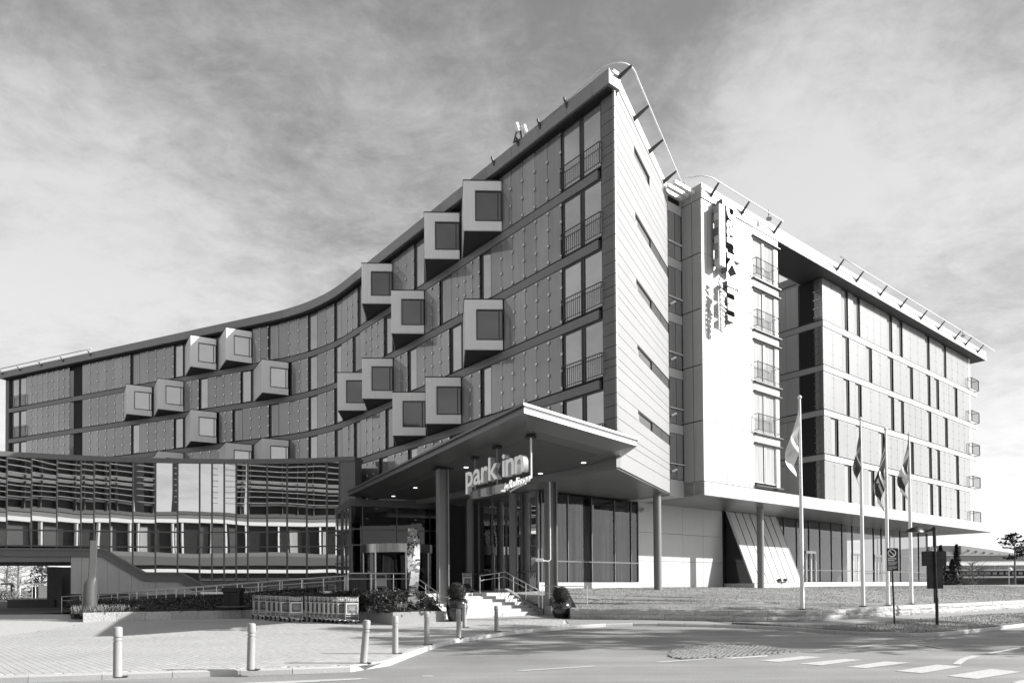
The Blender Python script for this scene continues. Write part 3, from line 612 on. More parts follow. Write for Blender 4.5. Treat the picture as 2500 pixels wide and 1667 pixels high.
for k,row in ROWS.items():
    z0,z1=FL[k]+.03,ztop(k); zm=FL[k]+1.2
    if k>=3: 
        a,b=sx(29.8,zm),sx(65,zm); pairwin(WP,a,b,z0,z1,0.)
    for it in row:
        if it[0]=='P':
            a,b=sx(it[1],zm),sx(it[2],zm); n=it[3]
            for i in range(n): cpanel(WP,a+(b-a)*i/n,a+(b-a)*(i+1)/n,z0,z1,0.,'panel',fixes[k] if i<n-1 or True else None)
        elif it[0]=='W':
            a,b=sx(it[1],zm),sx(it[2],zm); window(WP,a,b,z0,z1,0.,.16,'win' if random.random()<.7 else 'wincurt')
        elif it[0]=='D':
            a,b=sx(it[1],zm),sx(it[2],zm); pairwin(WP,a,b,z0,z1,0.)
        elif it[0]=='B':
            sR=sx(it[1],FL[k]+.03); bay(sR,k); cpanel(WP,sR-4.1,sR-.2,z0,z1,-.13,'panel',None)
        elif it[0]=='N':
            a,b=nb; p0=WP(a,0); q0=WP(b+.35,-1.1)
            def NF(t,o,p0=np.array(p0),q0=np.array(q0)):
                d=(q0-p0)/np.linalg.norm(q0-p0); n=np.array([d[1],-d[0]]); r=p0+d*t+n*o; return float(r[0]),float(r[1])
            Ln=math.hypot(q0[0]-p0[0],q0[1]-p0[1])
            for i in range(4): 
                mb=MB(); fbox(mb,NF,Ln*i/4+.01,Ln*(i+1)/4-.01,-.04,0,z0,z1 if k<6 else z1-.35); mb.build('notch_panel',M['panel'],HO)
            mb=MB(); fbox(mb,NF,0,Ln,-.04,.03,FL[k]-.45,FL[k]-.05); mb.build('floor_band',M['band'],HO)
    fixes[k].build('panel_fixing',M['fixing'],HO,kind='stuff')
mb=MB(); fbox(mb,WP,0.,.52,-.8,.0,6.8,23.1); mb.build('pier',M['plank_d'],HO)
# --- central block
bl=MB()
xj=[1716.4+ (1842-1716.4)*i/9 for i in range(10)]
zlev=[(6.7+.78,10.75),(10.8,13.85),(13.9,20.05),(20.1,23.07)]
tw0=tx(1839,15,0.); tb=7.8
for z0,z1 in ((7.46,10.76),(10.82,13.86),(13.92,16.96),(17.02,20.06),(20.12,23.06)):
    for i in range(9):
        a=tw0*i/9; b=tw0*(i+1)/9; mb=MB(); fbox(mb,EP,a+.018,b-.018,-.1,0,z0-.04 if z0 not in(7.46,) else z0,z1+.0); mb.build('block_panel',M['bwhite'],HO)
for k in range(2,7):
    z0=FL[k]+.03; z1=FL[k]+2.48; a,b=tw0+.03,tx(1893,15,0.)
    pairwin(EP,a,b,z0+(0 if k>2 else .1),z1,-.02,rail=k>2,m='wincurt',wf='bwhite',ro=.3)
    mb=MB(); fbox(mb,EP,tw0,tb,-.1,0.02,z1,FL[k+1]-.06 if k<6 else 23.06); mb.build('lintel_panel',M['bwhite'],HO)
    mb=MB(); fbox(mb,EP,b,tb,-.1,.0,z0-.05,z1); mb.build('jamb_panel',M['bwhite'],HO)
    mb=MB(); fbox(mb,EP,tw0,tb+.15,.003,.16,FL[k]-.1,FL[k]-.03); mb.build('sill',M['frame'],HO); mb=MB(); fbox(mb,EP,tw0,tb+.12,.023,.14,z1-.02,z1+.04); mb.build('drip_edge',M['frame'],HO)
# dark left flank of the block and the glazed stair strip beside the tower
def BP(t,o): return EP(-o,-t)   # t runs back from the corner, o outwards to the left
for z0,z1 in ((6.7,7.4),(7.46,10.76),(10.82,13.86),(13.92,16.96),(17.02,20.06),(20.12,23.06),(23.1,23.88)):
    for a,b in ((.0,.62),(.64,1.32)):
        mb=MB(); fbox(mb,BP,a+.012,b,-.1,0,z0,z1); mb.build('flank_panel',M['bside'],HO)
for k in range(2,7):
    z0=FL[k]
    for q0,q1 in ((z0-.1,z0+.75),(z0+.82,z0+2.5)):
        mb=MB(); fbox(mb,EP,-1.2,-.02,-1.44,-1.36,q0,q1); w=mb.build('stair_window',M['frame'],HO)
        for a in (-1.16,-.58):
            mb=MB(); fbox(mb,EP,a,a+.52,-1.36,-1.34,q0+.04,q1-.03); mb.build('pane',M['win'],w)
    mb=MB(); fbox(mb,EP,-1.2,-.02,-1.46,-1.33,z0+2.5,z0+3.0); mb.build('spandrel',M['bwhite'],HO)
    mb=MB(); fbox(mb,EP,-1.24,-.02,-1.34,-1.25,z0+.76,z0+.81); mb.build('transom',M['tube'],HO)
mb=MB(); fbox(mb,EP,-1.24,-.02,-1.5,-1.34,6.7,7.6); mb.build('spandrel',M['bwhite'],HO)
# --- long sunlit wing
EW={6:[(2054,2066.6,2070.3),(2083.5,2096,2099.5),(2165.7,2174.7,2178),(2190,2200,2203.3),(2259,2266.7,2269.5),(2300,2308,2310)],
5:[(2056.8,2069.5,2073),(2115,2125.6,2129),(2168,2177.5,2181),(2216,2225.8,2229),(2261,2268.7,2271.5),(2282,2289.8,2292.6),(2328,2334.7,2337.5)],
4:[(2059.6,2070.9,2074),(2089,2100,2103.7),(2169,2179.7,2183),(2194,2204,2207),(2263,2271,2273.8),(2303.8,2311,2314)],
3:[(2028.8,2043.3,2047),(2090.5,2101.7,2104.5),(2145,2156.5,2160),(2221,2228,2231),(2264.5,2272,2275),(2285.6,2292.6,2295),(2330.5,2338,2341)],
2:[(2062.4,2075,2078.7),(2121,2131.7,2135),(2173,2182.5,2186),(2198.5,2207,2210),(2266,2275,2278),(2287,2295,2298),(2333,2339.7,2342.5)]}
efx={k:MB() for k in EW}
for k,ws in EW.items():
    z0,z1=FL[k]+.02,(FL[k+1]-.48 if k<6 else 23.02); zm=(z0+z1)/2; n0=-.70
    if k==2: z0=7.48
    prev=14.73
    def fill(a,b):
        n=max(1,int(round((b-a)/1.3)))
        for i in range(n):
            cpanel(EP,a+(b-a)*i/n,a+(b-a)*(i+1)/n,z0,z1,n0,'panel_e',None)
            p,q=a+(b-a)*i/n,a+(b-a)*(i+1)/n
            for r_ in range(4):
                zc=z0+.25+(z1-z0-.5)*r_/3
                for tt in (p+.14,q-.14): fbox(efx[k],EP,tt-.03,tt+.03,n0+.002,n0+.02,zc-.03,zc+.03)
    for (x0,x1,x2) in ws:
        a,b,c=[tx(x,zm,n0) for x in (x0,x1,x2)]; fill(prev,a-.02)
        mb=MB(); f=.05
        fbox(mb,EP,a,a+f,n0-.13,n0-.03,z0,z1); fbox(mb,EP,b-f,b,n0-.13,n0-.03,z0,z1); fbox(mb,EP,a+f,b-f,n0-.13,n0-.04,z0,z0+f); fbox(mb,EP,a+f,b-f,n0-.13,n0-.04,z1-f,z1); fbox(mb,EP,b+.02,c-.02,n0-.13,n0-.1,z0,z1); fbox(mb,EP,a,c,n0-.1,n0-.01,z1,z1+.025)
        w=mb.build('window',M['frame'],HO); mb=MB(); fbox(mb,EP,a+f,b-f,n0-.13,n0-.08,z0+f,z1-f); mb.build('pane',mat('pale_window_glass',.30,.04,ior=2.2,bump=.004,bscale=.5,streak=.15),w)
        prev=c+.01
    fill(prev,42.35)
    efx[k].build('panel_fixing',M['fixing'],HO,kind='stuff')
    mb=MB(); fbox(mb,EP,42.37,42.85,-1.2,-.7,z0,z1); mb.build('corner_post',M['bwhite'],HO)
    ra=railing(EP,42.3,44.2,-.45,FL[k] if k>2 else 7.5,1.05,HO,r=.028,pitch=.27,name='balcony_railing',back=-1.6)
    mb=MB(); fbox(mb,EP,42.85,44.3,-1.8,-.75,FL[k]-.16,FL[k]-.06); mb.build('balcony_slab',M['band_e'],HO)
    # end wall: dark panels, a corner window and its glass fins
    def XP(t,o): return EP(14.72-o,-.7-t)
    for i in range(9):
        a=1.75+i*.95; mb=MB(); fbox(mb,XP,a+.01,a+.94,-.05,0,z0,z1); mb.build('flank_panel',mat('end_wall_panel',.42,.4,rnd=.06,streak=.06),HO)
    window(XP,.62,1.7,z0,z1,0.,.0,'win')
    for a,b in ((.02,.28),(.3,.58)):
        mb=MB(); fbox(mb,XP,a,b,-.05,-.01,z0,z1); mb.build('corner_fin',M['panel'],HO)
    mb=MB(); 
    for r_ in range(5):
        for a in (.3,.56): fbox(mb,XP,a-.09,a+.09,.0,.035,z0+.25+(z1-z0-.5)*r_/4-.03,z0+.25+(z1-z0-.5)*r_/4+.03)
    mb.build('panel_fixing',M['fixing'],HO,kind='stuff')
    if k>2:
        mb=MB(); fbox(mb,XP,.0,11,-.05,.03,FL[k]-.45,FL[k]-.06); mb.build('floor_band',mat('end_wall_band',.38,.4),HO)
mb=MB(); fbox(mb,lambda t,o:EP(14.72-o,-.7-t),1.6,11,-.1,.0,23.02,23.6); mb.build('parapet',M['bside'],HO)
# ------------------------------------------------------------------ hotel ground floor
FZ=1.42
GP=lambda t,o: EP(t,-4.2+o)
tgl=-8.45; tglr=tx(1557,4,-4.2)
def curtainwall(F,ts,o,z0,z1,trans,par,g='glass',mw=.05,skip=(),base=.0,dm='mull'):
    mb=MB()
    for t in ts: fbox(mb,F,t-mw/2,t+mw/2,o-.08,o+.06,z0,z1)
    wm=mb.build('mullion',M[dm],par,kind='stuff')
    mb=MB()
    for z in trans: fbox(mb,F,ts[0],ts[-1],o-.06,o+.045,z-.035,z+.035)
    mb.build('transom',M[dm],par,kind='stuff')
    for a,b in zip(ts[:-1],ts[1:]):
        zs=[z0]+list(trans)+[z1]
        for q0,q1 in zip(zs[:-1],zs[1:]):
            mb=MB(); mb.quad((*F(a+.02,o),q0+.02),(*F(b-.02,o),q0+.02),(*F(b-.02,o),q1-.02),(*F(a+.02,o),q1-.02)); mb.build('pane',M[g],par)
ts=[tgl,tx(1321,4,-4.2),tx(1386,4,-4.2),tx(1444,4,-4.2),tx(1500,4,-4.2),tx(1540,4,-4.2),tglr]
curtainwall(GP,ts,0,1.95,6.62,[3.05],HO)
mb=MB(); fbox(mb,GP,tgl,tglr,-.1,.12,1.2,1.93); mb.build('plinth',M['conc'],HO)
# white wall and leaning bay
tws=tx(1764,4,-4.2)
for i,(z0,z1) in enumerate(((1.62,3.2),(3.22,4.9),(4.92,6.7))):
    xs_=lin(tglr+.02,tws,2.4); 
    for a,b in zip(xs_[:-1],xs_[1:]):
        mb=MB(); fbox(mb,GP,a+.008,b-.008,-.1,0,z0,z1); mb.build('wall_panel',M['bwhite'],HO)
mb=MB(); fbox(mb,GP,tglr-.02,tws,-.12,.03,1.2,1.6); mb.build('plinth',M['conc'],HO)
# leaning glazed bay: the glass leans outwards towards its foot
tb0,tb1=tws+.25,tws+6.2; lean=1.9
def LB(t,z,o=0): # point on the leaning plane
    q=1-(z-1.85)/(6.65-1.85); return (*EP(t,-4.0+lean*q+o),z)
mbm=MB()
nb_=7; tl=[tb0+(tb1-tb0)*i/nb_ for i in range(nb_+1)]
for t in tl: mbm.add([LB(t-.018,1.85),LB(t+.018,1.85),LB(t+.018,6.65),LB(t-.018,6.65),LB(t-.018,1.85,.06),LB(t+.018,1.85,.06),LB(t+.018,6.65,.06),LB(t-.018,6.65,.06)],[(4,5,6,7),(0,3,7,4),(1,5,6,2)])
mbm.build('mullion',M['mull'],HO,kind='stuff')
for a,b in zip(tl[:-1],tl[1:]):
    mb=MB(); mb.quad(LB(a+.03,1.87,.03),LB(b-.03,1.87,.03),LB(b-.03,6.63,.03),LB(a+.03,6.63,.03)); mb.build('pane',mat('bay_glass',.6,.03,ior=2.0,bump=.006,bscale=.5),HO)
mb=MB(); mb.prism([EP(tb0-.1,-4.2),EP(tb0-.1,-4.0+lean+.15),EP(tb1+.05,-4.0+lean+.15),EP(tb1+.05,-4.2)],1.3,1.84); mb.build('plinth',M['conc'],HO)
for t in (tb0-.06,tb1+.02):
    mb=MB(); mb.add([(*EP(t,-4.2),1.85),(*EP(t,-4.0+lean),1.85),(*EP(t,-4.0),6.65),(*EP(t,-4.2),6.65)],[(0,1,2,3)]); mb.build('pane',M['glassd'],HO)
    mb=MB(); mb.tube([LB(t,1.85),LB(t,6.65)],.06,6); mb.build('bay_edge_frame',M['conc'],HO)
# glass front below the long wing
G2=lambda t,o: EP(t,-4.05+o)
te=tx(2264,4,-4.05); xs2=[1914,1945,1975,2002,2030,2056,2081,2107,2133,2152,2172,2198,2222,2243]
ts=[tb1+.1]+[tx(x,4,-4.05) for x in xs2 if tx(x,4,-4.05)>tb1+.5]+[te]
curtainwall(G2,ts,0,1.95,6.6,[2.85],HO)
mb=MB(); fbox(mb,G2,ts[0],te,-.1,.14,1.2,1.93); mb.build('plinth',M['conc'],HO)
curtainwall(lambda t,o:EP(te+o,-4.05-t),[0.1,1.5,3,4.6,6.2],0,1.95,6.6,[2.85],HO)
for x0,x1 in ((1966,1990),(2080,2104),(2134,2150)):
    a,b=tx(x0,3,-4.05),tx(x1,3,-4.05); w=MB()
    for q0,q1 in ((a,a+.07),(b-.07,b),((a+b)/2-.05,(a+b)/2+.05)): fbox(w,G2,q0,q1,.062,.10,1.95,4.12)
    fbox(w,G2,a,b,.062,.1,4.12,4.3); w.build('door_frame',mat('pale_door_frame',.5,.4,metal=.4),HO)
# interior of the ground floor
mb=MB(); mb.prism([EP(tgl,-5.3),EP(te,-4.2),EP(te-.1,-12),EP(tgl-6,-12)],1.3,1.5); mb.build('interior_floor',M['interl'],HO)
mb=MB(); fbox(mb,EP,tgl-1,te+.5,-12.4,-12,1.3,6.7); mb.build('interior_wall',M['inter'],HO)
for a,b in ((tgl+.25,tgl+1.3),(tgl+1.6,tgl+2.7),(tx(1362,3,-4.9),tx(1392,3,-4.9)),(tx(1400,3,-4.9),tx(1446,3,-4.9)),(tx(1462,3,-4.9),tx(1484,3,-4.9)),(tx(1502,3,-4.9),tx(1522,3,-4.9))):
    mb=MB(); n=14
    for i in range(n):
        u0=a+(b-a)*i/n; u1=a+(b-a)*(i+1)/n; o=-4.75+.09*(i%2); o2=-4.75+.09*((i+1)%2)
        mb.quad((*EP(u0,o),1.55),(*EP(u1,o2),1.55),(*EP(u1,o2),6.2),(*EP(u0,o),6.2))
    mb.build('curtain',M['curtain'],HO)
for x in (1350,1455,1530):
    c_=EP(tx(x,3,-8),-8); mb=MB(); mb.lathe([(.28,1.5),(.28,6.6)],(*c_,0),14); mb.build('interior_column',M['greyC'],HO,smooth='edge')
for x in (1345,1410,1480,1500):
    mb=MB(); t=tx(x,2,-6.6); fbox(mb,EP,t,t+1.1,-7.3,-6.4,1.5,2.05); mb.build('lounge_seat',M['greyC'],HO)
# dark glass wall of the recessed entrance
PA=np.array(EP(tgl,-4.2)); PB=atz(1066,1240,6.63)[:2]+np.array([.3,1.2]); dd=(PB-PA)/np.linalg.norm(PB-PA); nn_=np.array([dd[1],-dd[0]]); LR=float(np.linalg.norm(PB-PA))
if nn_@(-PA)<0: nn_=-nn_
RP=lambda t,o:(float(PA[0]+dd[0]*t+nn_[0]*o),float(PA[1]+dd[1]*t+nn_[1]*o))
curtainwall(RP,lin(0,LR,1.45),0,FZ+.02,6.72,[2.5],HO,g='glassd',dm='mull')
def roundcol(px,ztop_,pxbase,r,name,label,grp,m='colm',zb=None,Y=None):
    p=atz(px[0],px[1],ztop_) if Y is None else aty(px[0],px[1],Y)
    z=zb if zb is not None else 1.1
    t=thing('column',label,'column',(p[0],p[1],z),grp); mb=MB(); mb.lathe([(r,z),(r,ztop_)],(p[0],p[1],0),20); mb.build('shaft',M[m],t,smooth='edge')
    mb=MB(); mb.lathe([(r+.05,z-.02),(r+.05,z+.04),(r+.005,z+.06)],(p[0],p[1],0),20); mb.build('base_plate',M['frame'],t); return t
CG='round columns under the upper storeys'
roundcol((1604,1206),6.7,None,.215,'c','round grey column before the white wall, beside the dark glazed corner',CG,zb=.95)
roundcol((1855.5,1237),6.66,None,.215,'c','round grey column in front of the leaning glass bay',CG,zb=1.2)
roundcol((1252,1204),6.7,None,.22,'c','round grey column at the glass corner right of the stairs',CG,zb=FZ)
roundcol((1148,1219),6.7,None,.2,'c','dim round column behind the hanging sign near the dark glass',CG,zb=FZ)
# ================================================================== ENTRANCE CANOPY
c0=atz(1278,981.7,7.6); cR=atz(1537,1062,7.6); cL=atz(852,1195,7.6)
CA=thing('entrance_canopy','wide dark flat canopy over the entrance with upturned edges and a white front fascia','canopy',(c0[0],c0[1],7))
fd=np.array([cR[0]-c0[0],cR[1]-c0[1]]); fl=float(np.linalg.norm(fd)); fd/=fl; ld=np.array([cL[0]-c0[0],cL[1]-c0[1]]); ll=float(np.linalg.norm(ld)); ld/=ll
cp=c0[:2]
rcn=cp+fd*(fl+.7); 
# outline: tip, along front, right corner, back along, left end
back=[(4.72,30.5),(2.2,40.8),tuple(cp+ld*(ll+.2)+np.array([5.0,2.5])),tuple(cp+ld*(ll+.6))]
top=[tuple(cp),tuple(rcn)]+back
def inset(poly,d):
    n=len(poly); out=[]
    for i in range(n):
        p0,p1,p2=[np.array(poly[(i+k)%n]) for k in(-1,0,1)]
        e1=(p1-p0)/np.linalg.norm(p1-p0); e2=(p2-p1)/np.linalg.norm(p2-p1); m1=np.array([-e1[1],e1[0]]); m2=np.array([-e2[1],e2[0]])
        b=(m1+m2); b/=np.linalg.norm(b); k=d/max(.35,b@m1); out.append(tuple(p1+b*k))
    return out
lev=[(0.,7.60),(0.0,7.52),(.10,7.52),(.10,7.30),(.06,7.285),(.45,7.22),(.95,7.12),(1.55,7.06)]
rings=[inset(top,d) if d else top for d,z in lev]
n=len(top)
mbT=MB(); mbT.add([(*p,7.6) for p in top],[tuple(range(n))]); mbT.build('roof_sheet',M['canedge'],CA)
for i in range(n):
    j=(i+1)%n
    mb=MB()
    for a in range(3): mb.quad((*rings[a][i],lev[a][1]),(*rings[a+1][i],lev[a+1][1]),(*rings[a+1][j],lev[a+1][1]),(*rings[a][j],lev[a][1]))
    mb.build('fascia',M['canwhite'] if i==0 else M['canedge'],CA)
    mb=MB(); a=3
    for a in range(3,7): mb.quad((*rings[a][i],lev[a][1]),(*rings[a+1][i],lev[a+1][1]),(*rings[a+1][j],lev[a+1][1]),(*rings[a][j],lev[a][1]))
    mb.build('upturned_edge',M['canedge'],CA,smooth=False)
# planked ceiling, boards run parallel to the picture
inn=rings[-1]; y0=min(p[1] for p in inn); y1=max(p[1] for p in inn); bw=.22
def xr(y):
    xs=[]
    for i in range(n):
        a,b=inn[i],inn[(i+1)%n]
        if (a[1]>y)!=(b[1]>y): xs.append(a[0]+(b[0]-a[0])*(y-a[1])/(b[1]-a[1]))
    return (min(xs),max(xs)) if len(xs)>=2 else None
y=y0; 
while y<y1-bw:
    a,b=xr(y+.008) or (None,None),xr(y+bw-.008) or (None,None)
    if a[0] is not None and b[0] is not None:
        mb=MB(); mb.hexa([(a[0],y+.012,7.05),(a[1],y+.012,7.05),(b[1],y+bw-.012,7.05),(b[0],y+bw-.012,7.05)],[(a[0],y+.012,7.09),(a[1],y+.012,7.09),(b[1],y+bw-.012,7.09),(b[0],y+bw-.012,7.09)]); mb.build('ceiling_board',M['ceil'],CA)
    y+=bw
mb=MB(); mb.add([(*p,7.10) for p in inn],[tuple(range(n))]); mb.build('ceiling_void',M['dark'],CA)
for x,y in ((960.4,1211),(1014,1190.5),(1138,1141),(1425,1129.5),(1319.4,1156)):
    p=atz(x,y,7.04); mb=MB(); mb.lathe([(.11,7.035),(.11,7.055)],(p[0],p[1],0),14); mb.build('downlight',M['lampon'],CA)
def hcol(px,py,xb,label):
    p=atz(px,py,7.05); t=thing('canopy_column',label,'column',(p[0],p[1],.36),'steel columns carrying the canopy')
    a=.24; f=.05; mb=MB()
    ux=np.array([math.cos(R_(22)),math.sin(R_(22))]); uy=np.array([-ux[1],ux[0]])
    def bx(x0,x1,y0,y1,z0,z1,m):
        q=[p[:2]+ux*i+uy*j for i,j in((x0,y0),(x1,y0),(x1,y1),(x0,y1))]; m.hexa([(*k,z0) for k in q],[(*k,z1) for k in q])
    bx(-a,-a+f,-a,a,.3,7.02,mb); mb.build('flange',M['colm'],t); mb=MB(); bx(a-f,a,-a,a,.3,7.02,mb); mb.build('flange',M['colm'],t)
    mb=MB(); bx(-a+f,a-f,-.04,.04,.3,7.02,mb); mb.build('web',M['colm'],t)
    mb=MB(); bx(-.42,.42,-.3,.3,7.02,7.048,mb); mb.build('head_plate',M['dark'],t); mb=MB(); bx(-.36,.36,-.36,.36,.2,.62 if px>1200 else .38,mb); mb.build('foot_block',M['granite_s'],t); return t,p
tA,pA=hcol(1080,1144,0,'tall dark steel canopy column nearest the twisted steel sculpture')
tB,pB=hcol(1344,1162.7,0,'tall dark steel canopy column with a lamp on a pipe, beside the right plant pot')
q=pB[:2]+np.array([-.05,-.3]); mb=MB(); mb.tube([(q[0],q[1],6.9),(q[0],q[1],3.0),(q[0]-.12,q[1]-.05,2.92),(q[0]-.35,q[1]-.1,2.95)],.035,6); mb.build('drain_pipe',M['tube'],tB); mb=MB(); mb.box(q[0]-.72,q[0]-.34,q[1]-.2,q[1]-.02,2.9,3.05); mb.build('lamp_head',M['tube'],tB,bevel=.02)
# ------------------------------------------------------------------ lettering
def glyph(ch,size=1.,depth=.2,off=.03,shear=0.):
    c=bpy.data.curves.new('glyph','FONT'); c.body=ch; c.size=size; c.extrude=depth/2; c.offset=off; c.shear=shear; c.resolution_u=3; c.bevel_depth=0
    o=bpy.data.objects.new('glyph',c); me=bpy.data.meshes.new_from_object(o); bpy.data.objects.remove(o); bpy.data.curves.remove(c)
    v=np.array([q.co[:] for q in me.vertices]); return me,v
def letters(text,par,P,m,size,depth,off,gap,start=0.,shear=0.,name='letter',track=None,narrow=1.,two=None):
    # P(a,b,c): a along the line, b up, c towards the reader
    a=start
    for ch in text:
        if ch==' ': a+=size*.2; continue
        me,v=glyph(ch,size,depth,off,shear); x0,x1=v[:,0].min(),v[:,0].max()
        nv=[P(a+(q[0]-x0)*narrow,q[1],q[2]) for q in v]
        o0=ORG[par.name]
        me.vertices.foreach_set('co',np.array([(w[0]-o0[0],w[1]-o0[1],w[2]-o0[2]) for w in nv]).ravel()); me.materials.clear(); me.materials.append(M[m]); me.update(); me.name=name
        if two:
            me.materials.append(M[two]); front=np.array(P(0,0,1))-np.array(P(0,0,0))
            for pg in me.polygons:
                if abs(np.dot(pg.normal,front))<.8: pg.material_index=1
        o=bpy.data.objects.new(name,me); COL.objects.link(o); o.parent=par; ORG[o.name]=o0
        a+=(x1-x0)*narrow+gap
    return a
# hanging sign
s0=atz(1148.8,1116,7.05)[:2]; s1=atz(1284.3,1063,7.05)[:2]; sd=(s1-s0)/np.linalg.norm(s1-s0); sn=np.array([sd[1],-sd[0]]); 
if sn[1]>0: sn=-sn
HS=thing('hanging_sign','white block letters hung below the canopy spelling park inn over a row of grey squares','sign',(s0[0],s0[1],6),'hotel lettering signs')
sb=s0-sd*.28
LS=float(np.linalg.norm(s1-sb))
def SP(a,b,c): q=sb+sd*a+sn*c; return (float(q[0]),float(q[1]),5.86+b-.012*a)
_w0=letters('park inn',HS,lambda a,b,c:SP(a,b,c),'letter',1.26,.2,.022,.03)   # first pass measures the width
for o in list(HS.children): bpy.data.objects.remove(o)
kk=(LS+.02)/_w0
letters('park inn',HS,lambda a,b,c:SP(a*kk,b,c),'letterglow',1.26,.2,.022,.03,two='letterr')
tones=['greyA','greyB','greyB','greyA','greyC','greyC','greyB','greyA','greyB','greyC','greyC']
for i,tn in enumerate(tones):
    a=.42+i*.245; mb=MB(); q=[sb+sd*u+sn*c for u,c in((a,-.1),(a+.24,-.1),(a+.24,.1),(a,.1))]; z0=5.50-.012*a-.19; mb.hexa([(*k,z0) for k in q],[(*k,z0+.29) for k in q]); mb.build('colour_block',M[tn],HS)
def SP2(a,b,c): q=sb+sd*a+sn*c; return (float(q[0]),float(q[1]),5.36+b+.04*(a-3.3))
letters('by',HS,SP2,'letterglow',.30,.06,.006,.02,start=LS-1.62,shear=.3,name='small_letter')
letters('Radisson',HS,lambda a,b,c:SP2(a,b-.03,c),'letterglow',.42,.05,.003,.012,start=LS-1.3,shear=.35,name='small_letter',narrow=.92)
mb=MB(); mb.tube([SP2(LS-1.2,-.16,0),SP2(LS-.8,-.1,0),SP2(LS-.3,-.07,0),SP2(LS-.05,-.05,0)],.03,6); mb.build('underline',M['letter'],HS)
for x,y in ((1148.8,1116),(1202,1090),(1284.3,1063)):
    p=atz(x,y,7.05); p[:2]-=sn*.2; mb=MB(); mb.tube([(p[0],p[1],7.04),(p[0],p[1],5.55)],.035,8); mb.build('hanger_rod',M['colm'] if x<1280 else M['tube'],HS); mb=MB(); mb.lathe([(.2,6.99),(.2,7.04)],(p[0],p[1],0),10); mb.build('ceiling_plate',M['dark'],HS)
# vertical sign on the white block
VS=thing('wall_sign','tall white sign fixed upright on the sunlit block, letters turned to read downwards','sign',(*EP(4,.5),20),'hotel lettering signs')
tv=tx(1777,20,.55); zt_=atz(1764,493,0)  
zt0=onplane(1785,497,EP(0,.55)+(0,),UE)[2]; zb0=onplane(1787,788,EP(0,.55)+(0,),UE)[2]
def VP(a,b,c): return (*EP(tv+b,.34+c),zt0-a)
_w=letters('park inn',VS,VP,'letter',1.75,.34,.045,.05)
for o in list(VS.children): bpy.data.objects.remove(o)
kv=(zt0-zb0)/_w
letters('park inn',VS,lambda a,b,c:VP(a*kv,b,c),'letter',1.75,.42,.045,.05,two='letters_')
ba0,ba1=zt0-.42,onplane(1766,651,EP(0,.55)+(0,),UE)[2]
mb=MB(); fbox(mb,EP,tv-.80,tv-.32,.50,.60,ba1,ba0); mb.build('light_bar',M['letter'],VS)
nbk=8
for i in range(nbk):
    z1=ba0-(ba0-ba1)*i/nbk; z0=ba0-(ba0-ba1)*(i+1)/nbk; mb=MB(); fbox(mb,EP,tv-.8,tv-.32,.22,.49,z0+.01,z1-.01); mb.build('colour_block',M[['greyB','greyC','greyB','greyA','greyC','greyB','greyB','greyC'][i]],VS)
zr=onplane(1762,678,EP(0,.55)+(0,),UE)[2]; zr1=onplane(1768,778,EP(0,.55)+(0,),UE)[2]
def VP2(a,b,c): return (*EP(tv-.72+b,.5+c),zr-a)
e_=letters('by',VS,VP2,'letter',.42,.1,.012,.02,shear=.3,name='small_letter')
w_=letters('Radisson',VS,VP2,'letter',.72,.14,.014,.01,start=e_+.06,shear=.35,name='small_letter',narrow=.78)
mb=MB(); mb.tube([VP2(e_+.2,-.16,0),VP2(w_-.1,-.1,0)],.03,6); mb.build('underline',M['letter'],VS)
for z in (zt0-.7,zt0-2.2,zt0-3.6): 
    mb=MB(); fbox(mb,EP,tv-.6,tv-.5,.0,.22,z-.05,z+.05); mb.build('wall_bracket',M['frame'],VS)
# ================================================================== GLASS LINK
GL=thing('glass_link','low curved link building with mirrored glass panes over a passage and a stair','building',(-23,46,0))
gx=[16.3,76.5,138.8,197.6,229.6,268.4,324.5,379.6,433.6,487.4,517.7,547.4,576.7,604.9,652.2,701,749,798,829]
LP=[atz(0,1102,10.4)[:2],atz(425,1120,10.4)[:2],atz(831,1116.5,10.4)[:2]]
co=np.polyfit([p[0] for p in LP],[p[1] for p in LP],2)
def GLp(px,o=0.):
    # point on the glass curve seen at column px
    Y=45.
    for i in range(30): X=aty(px,1250,Y)[0]; Y=float(np.polyval(co,X))
    if o:
        sl=2*co[0]*X+co[1]; nn=np.array([sl,-1.])/math.hypot(sl,1); return X+nn[0]*o,Y+nn[1]*o
    return float(X),float(Y)
allx=[-110,-50]+gx
FGL=lambda px,o: GLp(px,o)
def zat(px,py): 
    X,Y=GLp(px); return float(aty(px,py,Y)[2])
